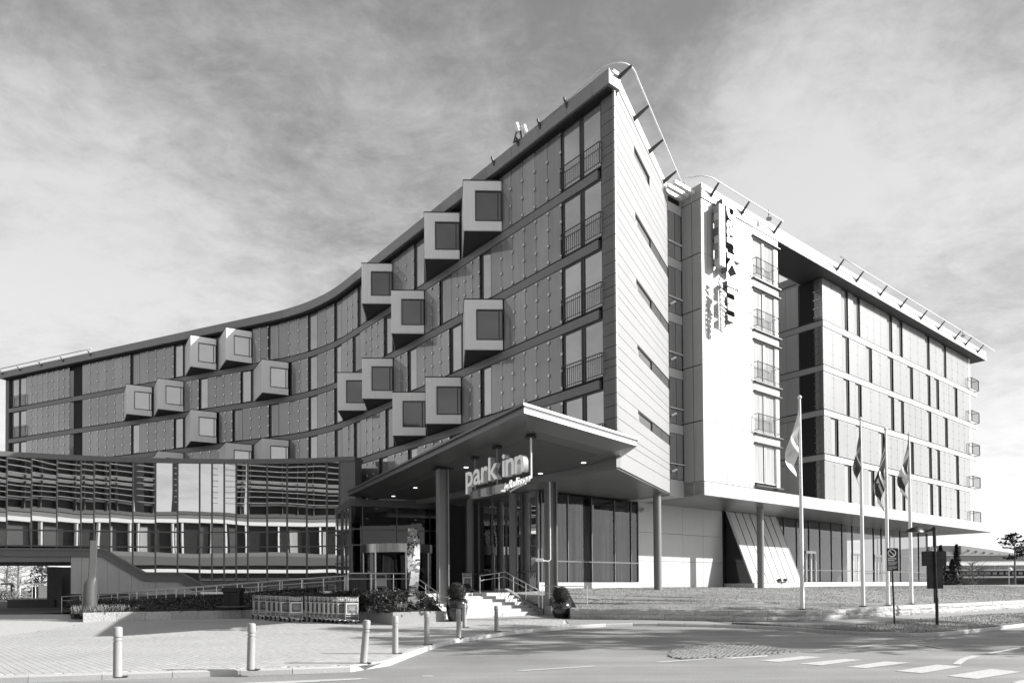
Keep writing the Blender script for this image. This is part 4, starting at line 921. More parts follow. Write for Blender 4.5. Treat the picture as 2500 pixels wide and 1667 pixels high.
# stringer line: top of the sloping dark band under the glass
SL=[(-120,1337),(254,1339),(355,1396.5),(442,1397),(503,1430),(560,1452)]
def ytop(px): return float(np.interp(px,[a for a,b in SL],[b for a,b in SL]))
zt_l=10.12
brk=sorted(set(allx+[254,355,442,487.4]))
mbm=MB()
for x in allx:
    zb=max(zat(x,ytop(x)) if x<487 else 1.5,1.45); fbox(mbm,FGL,x-1.35,x+1.35,-.1,.07,zb,zt_l)
mbm.build('mullion',M['mull'],GL,kind='stuff')
mbt=MB()
for a,b in zip(allx[:-1],allx[1:]):
    if b<=831: 
        for z,lim in ((5.5,-200),(4.5,-200),(2.32,487)):
            if a>=lim-1: fbox(mbt,FGL,a,b,-.06,.055,z-.045,z+.045,0,1)
mbt.build('transom',M['mull'],GL,kind='stuff')
for a,b in zip(allx[:-1],allx[1:]):
    zs=[5.5,zt_l]
    pa,pb=GLp(a+.5),GLp(b-.5)
    def GQ(px): 
        u=(px-a)/(b-a); return (pa[0]+(pb[0]-pa[0])*u,pa[1]+(pb[1]-pa[1])*u)
    mb=MB(); mb.quad((*pa,5.55),(*pb,5.55),(*pb,zt_l),(*pa,zt_l)); mb.build('pane',M['mirrorg'],GL)
    mb=MB(); mb.quad((*pa,4.55),(*pb,4.55),(*pb,5.45),(*pa,5.45)); mb.build('pane',M['mirrorg'],GL)
    if a>=487:
        for q0,q1 in ((2.37,4.45),(1.5,2.27)):
            mb=MB(); mb.quad((*pa,q0),(*pb,q0),(*pb,q1),(*pa,q1)); mb.build('pane',M['mirrorg'],GL)
    elif b>256:
        bs=[a+.5]+[x for x in (254,355,442) if a<x<b]+[b-.5]
        low=[(*GQ(x),max(1.5,zat(x,ytop(x)))) for x in bs]
        mb=MB(); mb.add(low+[(*pb,4.45),(*pa,4.45)],[tuple(range(len(low)+2))]); mb.build('pane',M['mirrorg'],GL)
mb=MB(); xs_=lin(-110,868,20)
for a,b in zip(xs_[:-1],xs_[1:]): fbox(mb,FGL,a,b,-8 if a<600 else -1.2,.12,zt_l,10.42)
mb.build('coping',mat('link_metal',.19,.4,metal=.2,streak=.04),GL)
mb=MB()
for a,b in zip(lin(831,868,12)[:-1],lin(831,868,12)[1:]): fbox(mb,FGL,a,b,-1,.05,6.,zt_l)
mb.build('end_panel',mat('link_metal',.19),GL)
mb=MB()
for a,b in zip(lin(-110,840,24)[:-1],lin(-110,840,24)[1:]): fbox(mb,FGL,a,b,-8.,-1.,3.9,10.1)
mb.build('wall',M['dark'],GL)
def band(y0f,y1f,x0,x1,o0,o1,name,m,step=14):
    mb=MB(); xs=sorted(set([x0,x1]+[x for x in lin(x0,x1,step)]+[q for q,_ in SL if x0<q<x1]))
    for a,b in zip(xs[:-1],xs[1:]):
        B=[(*GLp(a,o1),zat(a,y1f(a))),(*GLp(b,o1),zat(b,y1f(b))),(*GLp(b,o0),zat(b,y1f(b))),(*GLp(a,o0),zat(a,y1f(a)))]
        T=[(*GLp(a,o1),zat(a,y0f(a))),(*GLp(b,o1),zat(b,y0f(b))),(*GLp(b,o0),zat(b,y0f(b))),(*GLp(a,o0),zat(a,y0f(a)))]
        mb.hexa(B,T)
    return mb.build(name,m,GL)
SB=[(-120,1357),(249,1358.5),(350,1418),(438,1418.5),(486,1450)]
sbot=lambda x: float(np.interp(x,[a for a,b in SB],[b for a,b in SB]))
band(ytop,sbot,-115,486,-.3,.16,'stair_stringer',mat('link_metal',.19)); band(lambda x:ytop(x)-.5,lambda x:ytop(x)+4.5,-115,500,.0,.24,'sill_rail',mat('link_metal',.19))
band(lambda x:1357.5,lambda x:1371,-115,173,-8,.05,'lintel',mat('link_metal_pale',.24,.5))
wx=[174,200.5,233,263,292.5,322.5,352,381,410,439,486]
for a,b in zip(wx[:-1],wx[1:]):
    mb=MB(); xs=[a+.4]+[q for q,_ in SB if a<q<b]+[b-.4]
    P_=[(*GLp(x,.06),min(zat(x,sbot(x)),9)) for x in xs]; zb=zat(a,1449)
    Q_=[(*GLp(x,.06),zb) for x in xs]
    if P_[-1][2]<zb+.02: P_[-1]=(P_[-1][0],P_[-1][1],zb+.02)
    f=P_+Q_[::-1]; back_=[(x,y+.12,z) for x,y,z in f]; k=len(f)
    mb.add(f+back_,[tuple(range(k)),tuple(range(2*k-1,k-1,-1))]+[(i,k+i,k+(i+1)%k,(i+1)%k) for i in range(k)]); mb.build('wall_panel',M['conc'],GL)
band(lambda x:1449.5,lambda x:1490,174,560,-.2,.02,'base_wall',mat('link_base',.09,.7))
# passage side walls and pillar
mb=MB(); xa,ya=GLp(173.5); mb.prism([(xa,ya),(xa+.02,ya),(xa-.6,ya+8),(xa-.65,ya+8)],.3,3.5); mb.build('passage_wall',M['concd'],GL)
mb=MB(); p=aty(117,1400,52.3); q=aty(133,1400,52.3); mb.box(p[0],q[0],52.2,53.2,.3,3.45); mb.build('pillar',M['concd'],GL)
mb=MB(); p=aty(121,1400,54.8); q=aty(186,1400,54.8); mb.box(p[0],q[0],54.8,55.2,.3,3.5); mb.build('passage_wall',M['concd'],GL)
mb=MB(); p=aty(128,1400,54.5); mb.box(p[0],p[0]+.55,54.4,54.6,.6,2.9); mb.build('passage_door',M['greyC'],GL)
# ================================================================== VESTIBULE
v0=atz(854.5,1231.6,6.63)[:2]; v1=atz(1067.8,1240,6.63)[:2]; vd=(v1-v0)/np.linalg.norm(v1-v0); vn=np.array([vd[1],-vd[0]]); LV=float(np.linalg.norm(v1-v0))
VE=thing('entrance_vestibule','dark glass box of the hotel entrance standing under the canopy','entrance',(v0[0],v0[1],FZ))
VF=lambda t,o:(float(v0[0]+vd[0]*t+vn[0]*o),float(v0[1]+vd[1]*t+vn[1]*o))
def vt(x): g=np.linspace(-1,LV+1,300); return float(np.interp(x,[proj((*VF(t,0),4))[0] for t in g],g))
curtainwall(VF,[.04,vt(885),vt(969),vt(1049.6),LV],0,FZ,6.55,[3.35+.9,5.2],VE,g='glassd')
ep=np.array(aty(812.5,1250,v0[1]+6.2)[:2]); ed=(ep-v0)/np.linalg.norm(ep-v0); en=np.array([-ed[1],ed[0]]); LE=float(np.linalg.norm(ep-v0))
if en@(-v0)<0: en=-en
VL=lambda t,o:(float(v0[0]+ed[0]*t+en[0]*o),float(v0[1]+ed[1]*t+en[1]*o))
curtainwall(VL,[.05,LE*.2,LE*.45,LE*.7,LE],0,FZ,6.55,[3.3,4.25,5.2],VE,g='mirrorg')
mb=MB(); fbox(mb,VF,-.05,LV,-.2,.1,6.55,6.98); fbox(mb,VL,0.12,LE,-.2,.05,6.55,6.98); mb.build('head_fascia',M['canedge'],VE)
mb=MB(); mb.prism([VF(.3,-.3),VF(LV,-.3),VF(LV,-6),VF(.3,-6)][::-1],FZ-.02,FZ+.01); mb.build('interior_floor',M['interl'],VE)
mb=MB(); fbox(mb,VF,0.1,LV+2,-6.3,-6,FZ,6.6); mb.build('interior_wall',M['inter'],VE)
# revolving door
rc=VF((vt(895)+vt(1040))/2,.35); rr=2.05
RD=thing('revolving_door','revolving glass door drum with a curved bright steel header','door',(rc[0],rc[1],FZ))
mb=MB(); mb.lathe([(rr,3.75),(rr,4.25),(rr-.1,4.26)],(rc[0],rc[1],0),40); mb.build('header_drum',mat('header_steel',.5,.3,metal=.9,streak=.25),RD,smooth='edge')
mb=MB(); 
for k in range(40):
    a=2*math.pi*k/40; a2=2*math.pi*(k+1)/40
    if 4.2<a<5.1: continue
    mb.quad((rc[0]+(rr-.06)*math.cos(a),rc[1]+(rr-.06)*math.sin(a),FZ+.02),(rc[0]+(rr-.06)*math.cos(a2),rc[1]+(rr-.06)*math.sin(a2),FZ+.02),(rc[0]+(rr-.06)*math.cos(a2),rc[1]+(rr-.06)*math.sin(a2),3.74),(rc[0]+(rr-.06)*math.cos(a),rc[1]+(rr-.06)*math.sin(a),3.74))
mb.build('curved_glass',M['glassd'],RD,smooth=True)
for a in (4.2,5.1,3.5,5.9):
    mb=MB(); mb.tube([(rc[0]+rr*math.cos(a),rc[1]+rr*math.sin(a),FZ),(rc[0]+rr*math.cos(a),rc[1]+rr*math.sin(a),3.75)],.05,6); mb.build('door_post',M['steel'],RD)
for a in (.5,1.5+.6,3.7):
    mb=MB(); q=(rc[0]+(rr-.15)*math.cos(a),rc[1]+(rr-.15)*math.sin(a)); mb.quad((rc[0],rc[1],FZ+.02),(*q,FZ+.02),(*q,3.7),(rc[0],rc[1],3.7)); mb.build('door_wing',M['glassd'],RD)
# ================================================================== STAIRS, LANDING, RAMP
sa=atz(1315,1499,.36)[:2]; sU=np.array([.74,.673]); sV=np.array([-.673,.74]); SWD=5.6
STP=lambda a,b:(float(sa[0]-sU[0]*a+sV[0]*b),float(sa[1]-sU[1]*a+sV[1]*b))
ST=thing('entrance_steps','flight of pale granite steps climbing to the entrance landing','steps',(sa[0],sa[1],.36))
for i in range(7):
    z1=.36+(FZ-.36)*(i+1)/7; a=0.
    lens=[0]; 
    while lens[-1]<SWD-.3: lens.append(min(SWD,lens[-1]+random.uniform(.9,1.3)))
    for q0,q1 in zip(lens[:-1],lens[1:]):
        mb=MB(); p=[STP(q1-.004,i*.34),STP(q0+.004,i*.34),STP(q0+.004,(i+1)*.34+.1),STP(q1-.004,(i+1)*.34+.1)]; mb.hexa([(*k,.2) for k in p],[(*k,z1) for k in p]); mb.build('step',M['stepm'],ST,bevel=.008)
mb=MB(); mb.prism([STP(SWD+3.2,7*.34),STP(-2.3,7*.34),VF(LV+3.5,.1),VF(-1.5,.1)],.3,FZ); mb.build('landing',mat('landing_stone',.36,.8,var=.12,vscale=8),ST)
# cheek wall on the right side
mb=MB(); 
pr=[(-.3,.3,.62),(.0,.3,.62),(2.5,.3,1.62),(3.3,.3,1.62)]
B0=[(*STP(.0,b),.2) for b,_,z in pr]; T0=[(*STP(.0,b),z) for b,_,z in pr]; B1=[(*STP(-.3,b),.2) for b,_,z in pr]; T1=[(*STP(-.3,b),z) for b,_,z in pr]
for i in range(3): mb.hexa([B0[i],B1[i],B1[i+1],B0[i+1]],[T0[i],T1[i],T1[i+1],T0[i+1]])
mb.build('cheek_wall',M['granite_s'],ST)
mb=MB(); p0=STP(-.05,-.32); p1=(WX[0]+.05,WY[0]+.1); dv=np.array([p1[0]-p0[0],p1[1]-p0[1]]); dv/=np.linalg.norm(dv); nv=np.array([-dv[1],dv[0]])
cw=thing('low_granite_wall','smooth low granite wall running behind the right plant pot to the stone wall','wall',(*p0,.3))
Lc_=math.hypot(p1[0]-p0[0],p1[1]-p0[1])
for i in range(3):
    a,b=Lc_*i/3+.006,Lc_*(i+1)/3-.006; mb=MB(); q=[(p0[0]+dv[0]*s+nv[0]*o,p0[1]+dv[1]*s+nv[1]*o) for s,o in((a,0),(b,0),(b,.3),(a,.3))]; mb.hexa([(*k,.2) for k in q],[(*k,.80) for k in q]); mb.build('wall_stone',M['granite_s'],cw)
# gravel strip between steps and lawn
mb=MB(); gp=[STP(-.3,-.1),(p1[0],p1[1]+.2),(WX[0]+1.5,Yw(WX[0]+1.5)+2.2),EP(tglr,-4.0),EP(tgl+.1,-4.0),STP(-.3,3.0)]
gzv=[.74,.76,1.12,1.58,1.5,1.4]; mb.add([(*p,z) for p,z in zip(gp,gzv)],[(0,1,2,5),(5,2,3,4)]); mb.build('gravel_bed',M['gravel'],None,kind='structure')
def handrail(name,label,pts,h=.92,mid=.45,posts=None,r=.026,grp='stainless steel handrails',ends=()):
    t=thing(name,label,'handrail',pts[0],grp)
    mb=MB(); mb.tube([(x,y,z+h) for x,y,z in pts],r,8); mb.build('top_rail',M['steel'],t,smooth=True)
    if mid: mb=MB(); mb.tube([(x,y,z+h-mid*.55) for x,y,z in pts],r*.8,8); mb.build('lower_rail',M['steel'],t,smooth=True)
    cum=[0]; 
    for p,q in zip(pts[:-1],pts[1:]): cum.append(cum[-1]+math.dist(p,q))
    n=posts or max(2,int(cum[-1]/1.5)+1)
    for i in range(n):
        s=cum[-1]*(i+.02)/(n-.96) if n>1 else 0; s=min(s,cum[-1]); P=[float(np.interp(s,cum,[p[k] for p in pts])) for k in range(3)]
        mb=MB(); mb.tube([(P[0],P[1],P[2]-.15),(P[0],P[1],P[2]+h-.03)],r*.85,6); mb.build('post',M['steel'],t)
    return t
r0_=aty(150,1489,40.6); r1_=aty(846,1444,36.4)
handrail('handrail','long front handrail of the ramp rising past the planting to the landing',[(r0_[0],r0_[1],.36),(r1_[0],r1_[1],FZ+.02)],posts=15)
handrail('handrail','rear handrail of the ramp running close to the mirrored glass',[(r0_[0]+1.0,r0_[1]+1.5,.40),(r1_[0]-.5,r1_[1]+1.7,FZ+.02)],posts=14)
mb=MB(); rp=[(r0_[0],r0_[1]),(r1_[0],r1_[1]),(r1_[0],r1_[1]+1.9),(r0_[0],r0_[1]+1.9)]; mb.add([(rp[0][0],rp[0][1],.37),(rp[1][0],rp[1][1],FZ),(rp[2][0],rp[2][1],FZ),(rp[3][0],rp[3][1],.37)],[(0,1,2,3)]); mb.build('ramp',M['concd'],None,kind='structure')
handrail('handrail','handrail stepping down the left side of the entrance steps behind the twisted sculpture',[(*STP(SWD+3.0,3.1),FZ),(*STP(SWD+.1,2.5),FZ),(*STP(SWD+.1,0),.36),(*STP(SWD-.35,-.45),.36)],posts=7)
handrail('handrail','handrail down the right cheek wall of the entrance steps',[(*STP(.9,3.4),FZ),(*STP(-.15,2.6),1.62),(*STP(-.15,.1),.66)],h=.86,posts=5)
q0=aty(1383,1478,31.); q1=aty(1436,1491,29.6)
handrail('handrail','short thin rail beside the right plant pot at the lawn edge',[(q0[0]-1.1,q0[1]+.6,.85),(q1[0],q1[1],.80)],h=.9,mid=.6,posts=2,r=.018)
# ================================================================== THINGS ON THE PLAZA
# bollards
bp=[((287,1653),(1440+96/1,),0.)]
def make_bollard(loc,label):
    t=local('bollard',label,'bollard',loc,'steel bollards along the kerb')
    mb=MB(); mb.lathe([(.075,0),(.072,.62),(.076,.64)],(0,0,0),20); mb.build('post',M['boll'],t,smooth='edge')
    mb=MB(); mb.lathe([(.058,.64),(.058,.665),(.076,.668),(.076,.70),(.058,.703),(.058,.725)],(0,0,0),20); mb.build('neck_ring',M['boll'],t,smooth='edge')
    mb=MB(); mb.lathe([(.076,.728),(.078,.74),(.078,.875),(.07,.90),(.045,.912),(0.001,.915)],(0,0,0),20,cap=False); mb.build('cap',M['boll'],t,smooth='edge')
    mb=MB(); mb.box(-.03,.16,-.09,.09,.0,.02); mb.build('foot_plate',M['frame'],t)
    return t
bl_=[((287,1653),'bollard standing alone nearest the bottom left corner, long thin shadow beside it',(0,0)),((612,1635),'upright bollard in front of the luggage trolleys, second from the left',(0,R_(1.2))),((887,1618),'visibly tilted bollard leaning right just before the kerb corner',(0,R_(5))),((965,1595),'bollard just right of the leaning one, below the planter corner',(0,0)),((1042,1573),'bollard below the twisted steel sculpture and granite planter front',(0,0)),((1120,1557),'bollard just in front of the left plant pot, closest to the kerb',(0,0)),((1212,1541),'rightmost bollard, in front of the entrance steps',(0,0)),((1134,1531),'shaded bollard set back from the kerb beside the left plant pot',(0,0))]
b0=None
for (x,y),lb,tl_ in bl_:
    p=ground(x,y); p[2]+=.0
    if b0 is None: b0=make_bollard(p,lb); o=b0
    else: o=dup(b0,p,None,lb)
    o.rotation_euler=(tl_[0],tl_[1],random.uniform(0,.4))
# planter of granite with shrubs, ground cover and grasses
plp=[ground(202,1517)[:2],ground(400,1511.5)[:2],ground(590,1507.5)[:2]]
plc=ground(958.6,1525.6)[:2]; plr=ground(1084,1516)[:2]
outl=[tuple(plp[0]),tuple(plp[2]),(-7.2,29.3),(-6.0,28.2),tuple(plc),tuple(plr)]
PT=thing('planter','long raised bed edged with granite blocks in front of the ramp','planter',(-10,29,.3))
def wallrun(a,b,zt,th,m,name,Ls):
    a=np.array(a);b=np.array(b);d=b-a;L_=float(np.linalg.norm(d));d/=L_;nv=np.array([-d[1],d[0]]); s=0
    while s<L_-.05:
        q=min(L_,s+random.uniform(*Ls)); 
        if L_-q<.4: q=L_
        p=[a+d*(s+.004),a+d*(q-.004),a+d*(q-.004)+nv*th,a+d*(s+.004)+nv*th]; j=random.uniform(-.008,.008); mb=MB(); mb.hexa([(*k,.1) for k in p],[(*k,zt+j) for k in p]); mb.build(name,M[m],PT,bevel=.012); s=q
zpl=.36+.36
wallrun(outl[0],outl[1],zpl,.25,'granite','granite_block',(.9,1.3)); wallrun(outl[1],outl[2],zpl,.25,'granite','granite_block',(.9,1.3)); wallrun(outl[2],outl[3],zpl,.25,'granite','granite_block',(.9,1.2))
wallrun(outl[3],outl[4],zpl,.3,'granite_s','granite_block',(1.2,1.6)); wallrun(outl[4],outl[5],zpl+.02,.3,'granite_s','granite_block',(2.,2.4))
bk=(outl[0][0]-1.2,outl[0][1]+2.2); bk2=(-21.5,36.5); wallrun(bk,outl[0],zpl-.03,.25,'granite','granite_block',(.4,.6))
# bed surface: rises from the granite edge to the ramp
front=[bk]+outl
def ramp_pt(u): return (r0_[0]+(r1_[0]-r0_[0])*u,r0_[1]+(r1_[1]-r0_[1])*u,.36+(FZ-.36)*u)
fr_=[(*p,.66) for p in front]; uu=[.02,.18,.40,.62,.75,.93,1.0]; bkp=[ramp_pt(u) for u in uu]; bkp[-1]=(*STP(SWD+.1,2.5),FZ-.05); bkp[-2]=(*STP(SWD+3.0,3.1),FZ-.05)
bkp=[(x,y-.1,max(.62,z-.04)) for x,y,z in bkp]
mb=MB(); NB=10; gridp=[]
for i in range(len(fr_)):
    for j in range(NB+1):
        q=j/NB; a,b=np.array(fr_[i]),np.array(bkp[i]); p=a+(b-a)*q; p[2]+=.28*math.sin(math.pi*q); gridp.append(p)
mb.add(gridp,[(i*(NB+1)+j,(i+1)*(NB+1)+j,(i+1)*(NB+1)+j+1,i*(NB+1)+j+1) for i in range(len(fr_)-1) for j in range(NB)])
mb.build('soil',M['soil'],PT,smooth=True)
def bedpt(i,u,q):
    def P(k,q): 
        a,b=np.array(fr_[k]),np.array(bkp[k]); p=a+(b-a)*q; p[2]+=.28*math.sin(math.pi*q); return p
    return P(i,q)*(1-u)+P(i+1,q)*u
def leaves(name,m,pts,size,parent=None,kind=None,flat=.6,asp=.55):
    mb=MB(); vs=[];fs=[]
    for p in pts:
        s=size*random.uniform(.6,1.4); a=random.uniform(0,6.283); el=random.gauss(0,flat); d=Vector((math.cos(a)*math.cos(el),math.sin(a)*math.cos(el),math.sin(el))); sd_=Vector((-math.sin(a),math.cos(a),random.gauss(0,.4))).normalized()
        c=Vector(p); k=len(vs); vs+=[tuple(c-d*s*.5),tuple(c+sd_*s*asp*.5),tuple(c+d*s*.5),tuple(c-sd_*s*asp*.5)]; fs.append((k,k+1,k+2,k+3))
    mb.add(vs,fs); return mb.build(name,m,parent,kind=kind)
lens=[math.hypot(fr_[i+1][0]-fr_[i][0],fr_[i+1][1]-fr_[i][1])+.2 for i in range(len(fr_)-1)]
def bedrand():
    i=random.choices(range(len(lens)),weights=[l*(1. if k<5 else .8) for k,l in enumerate(lens)])[0]; return bedpt(i,random.random(),random.random()**.8)
pts=[]
for c in range(5200):
    p=bedrand(); h=.10+.28*max(0,mnoise.noise((p[0]*.9,p[1]*.9,2.))+.35)
    for k in range(9): pts.append((p[0]+random.gauss(0,.12),p[1]+random.gauss(0,.12),p[2]+random.random()*h))
tag(leaves('ground_cover',M['shrub'],pts,.11,None,'stuff'),'dark low ground cover filling the granite bed in front of the ramp','ground cover')
pts=[]
for c in range(420):
    p=bedrand(); pts.append((p[0],p[1],p[2]+.22+random.random()*.15))
tag(leaves('blossom',mat('pale_blossom',.5,.7),pts,.07,None,'stuff'),'small pale flower heads scattered over the dark ground cover','flowers')
# hedge along the ramp behind the trolleys
pts=[]
for c in range(9000):
    u=random.uniform(.42,.93); p=ramp_pt(u); pts.append((p[0]+random.gauss(0,.05),p[1]-.55+random.gauss(0,.2),max(.8,p[2])+random.random()**.7*.40))
tag(leaves('hedge',mat('hedge_leaf',.028,.5,var=.4),pts,.10,None),'low clipped dark hedge along the ramp handrail behind the trolleys','hedge','hedges')
def clump(label,name,cx,cy,cz,n,r,h,m,w=.012):
    t=thing(name,label,'plant',(cx,cy,cz)); mb=MB(); vs=[];fs=[]
    for i in range(n):
        a=random.uniform(0,6.283); q=r*math.sqrt(random.random()); x,y=cx+q*math.cos(a),cy+q*math.sin(a); hh=h*random.uniform(.6,1.1); b=random.uniform(0,6.283); le=random.uniform(.15,.75)*hh; wx_=w*math.cos(b+1.57); wy_=w*math.sin(b+1.57); k=len(vs)
        dx,dy=math.cos(b)*le,math.sin(b)*le
        vs+=[(x-wx_,y-wy_,cz),(x+wx_,y+wy_,cz),(x+dx*.4+wx_*.8,y+dy*.4+wy_*.8,cz+hh*.65),(x+dx*.4-wx_*.8,y+dy*.4-wy_*.8,cz+hh*.65),(x+dx,y+dy,cz+hh*.95)]; fs+=[(k,k+1,k+2,k+3),(k+3,k+2,k+4)]
    mb.add(vs,fs); mb.build('foliage',m,t); return t
bs=aty(219,1485,outl[0][1]+1.3); bsx,bsy=bs[0],bs[1]
clump('pale spiky ornamental grass around the foot of the bottle shaped sculpture','ornamental_grass',bsx+.35,bsy+.15,.66,1100,1.05,.40,M['grassleaf'])
clump('small tuft of pale grass beside the front luggage trolley','ornamental_grass',plc[0]-.75,plc[1]+1.15,.68,220,.5,.34,M['grassleaf'])
clump('dark tufted grass behind the left end of the granite bed','ornamental_grass',bk[0]-.4,bk[1]+.6,.36,300,.6,.5,mat('dark_grass',.07,.7))
pts=[]
for c in range(5200):
    u=random.random(); v=random.random(); a=np.array([plc[0]-2.3,plc[1]+1.6,.75]); b=np.array([*STP(SWD+.35,2.3),1.25]); c_=np.array([*STP(SWD+.3,.3),.72]); s_=math.sqrt(u); p=a*(1-s_)+b*s_*(1-v)+c_*s_*v
    pts.append((p[0]+random.gauss(0,.12),p[1]+random.gauss(0,.12),p[2]+random.random()*.35))
sh=thing('shrub','spreading evergreen shrub with glossy leaves left of the entrance steps','shrub',(-5.5,29,.7)); leaves('foliage',mat('glossy_leaf',.07,.25,var=.5,vscale=4,coat=.4),pts,.13,sh)
# bottle shaped sculpture
BT=thing('bottle_sculpture','tall grey bottle shaped sculpture with a square neck standing in the granite bed','sculpture',(bsx,bsy,.6))
Htop=float(aty(230,1319,bsy)[2]); base=.62
mb=MB(); rings=[]; R0=.285
for z,r,sq,dx in ((base,.30,0,0),(base+.35,.295,0,.0),(base+.9,.29,0,.0),(base+1.25,.275,.1,.02),(base+1.42,.24,.35,.05),(base+1.55,.185,.65,.09),(base+1.64,.150,.9,.11),(base+1.8,.145,1.,.115),(base+2.4,.142,1.,.14),(Htop,.142,1.,.16)):
    ring=[]
    for k in range(32):
        a=2*math.pi*(k+.5)/32; c_,s_=math.cos(a),math.sin(a); m_=max(abs(c_),abs(s_)); rr_=r*((1-sq)+sq/m_*1.0); ring.append((bsx+dx+rr_*c_*.0+rr_*(c_*math.cos(.5)-s_*math.sin(.5)),bsy+rr_*(c_*math.sin(.5)+s_*math.cos(.5)),z))
    rings.append(ring)
vs=[q for r in rings for q in r]; fs=[(i*32+k,i*32+(k+1)%32,(i+1)*32+(k+1)%32,(i+1)*32+k) for i in range(len(rings)-1) for k in range(32)]+[tuple((len(rings)-1)*32+k for k in range(32))]
mb.add(vs,fs); o=mb.build('body',M['bronze'],BT,smooth='edge'); mb=MB(); mb.lathe([(.36,.55),(.36,.64)],(bsx,bsy,0),20); mb.build('plinth',M['concd'],BT)
# twisted mirror steel column
tcx,tcy=[float(q) for q in aty(1010,1497,plc[1]+1.15)[:2]]
TW=thing('twisted_sculpture','tall twisted column of dented mirror polished steel in the granite planter','sculpture',(tcx,tcy,.7))
ht=float(aty(1008,1290,tcy)[2]); N_=26; vs=[]
for i in range(N_+1):
    u=i/N_; z=.70+(ht-.70)*u; a0=R_(20)+R_(115)*u; w=.235*(1-.12*math.sin(u*math.pi)); 
    for k in range(4):
        a=a0+k*math.pi/2; j=.018*mnoise.noise((u*7,k*3.1,1.)); vs.append((tcx+(w+j)*1.2*math.cos(a),tcy+(w+j)*1.2*math.sin(a),z))
mb=MB(); mb.add(vs,[(i*4+k,i*4+(k+1)%4,(i+1)*4+(k+1)%4,(i+1)*4+k) for i in range(N_) for k in range(4)]+[(0,3,2,1),tuple(N_*4+k for k in range(4))]); o=mb.build('column',M['mirror'],TW,smooth='edge'); 
mb=MB(); mb.box(tcx-.5,tcx+.5,tcy-.4,tcy+.4,.64,.71); mb.build('base_plate',M['granite_s'],TW)
p=aty(982,1493,tcy-.5); t=thing('plaque','small slanted metal plaque on two posts beside the twisted sculpture','plaque',(p[0],p[1],.7)); mb=MB(); mb.add([(p[0]-.2,p[1]-.1,.92),(p[0]+.2,p[1]-.1,.92),(p[0]+.2,p[1]+.08,1.07),(p[0]-.2,p[1]+.08,1.07),(p[0]-.2,p[1]-.08,.90),(p[0]+.2,p[1]-.08,.90),(p[0]+.2,p[1]+.1,1.05),(p[0]-.2,p[1]+.1,1.05)],[(0,1,2,3),(7,6,5,4),(0,4,5,1),(3,2,6,7),(0,3,7,4),(1,5,6,2)]); mb.build('plate',M['steel'],t)
for dx in (-.08,.08): mb=MB(); mb.tube([(p[0]+dx,p[1],.62),(p[0]+dx,p[1],.97)],.014,6); mb.build('post',M['steel'],t)
# dark litter bin in the bed
bx_,by_=[float(q) for q in aty(570,1478,31.2)[:2]]; zb_=float(aty(570,1478,31.2)[2]); zt2=float(aty(570,1434,31.2)[2])
t=thing('litter_bin','squat black metal litter bin standing in the dark bed left of the trolleys','litter bin',(bx_,by_,zb_))
mb=MB(); mb.box(bx_-.37,bx_+.37,by_-.25,by_+.25,zb_,zt2-.2); mb.build('body',M['blackm'],t,bevel=.01); mb=MB(); mb.box(bx_-.43,bx_+.43,by_-.3,by_+.3,zt2-.2,zt2); mb.build('lid',M['blackm'],t,bevel=.015)
mb=MB(); mb.box(bx_-.15,bx_-.02,by_-.262,by_-.252,zb_+.05,zt2-.25); mb.build('slot',M['dark'],t); mb=MB(); mb.box(bx_-.6,bx_+.6,by_-.4,by_+.4,zb_-.05,zb_-.005); mb.build('base_slab',M['concd'],t)
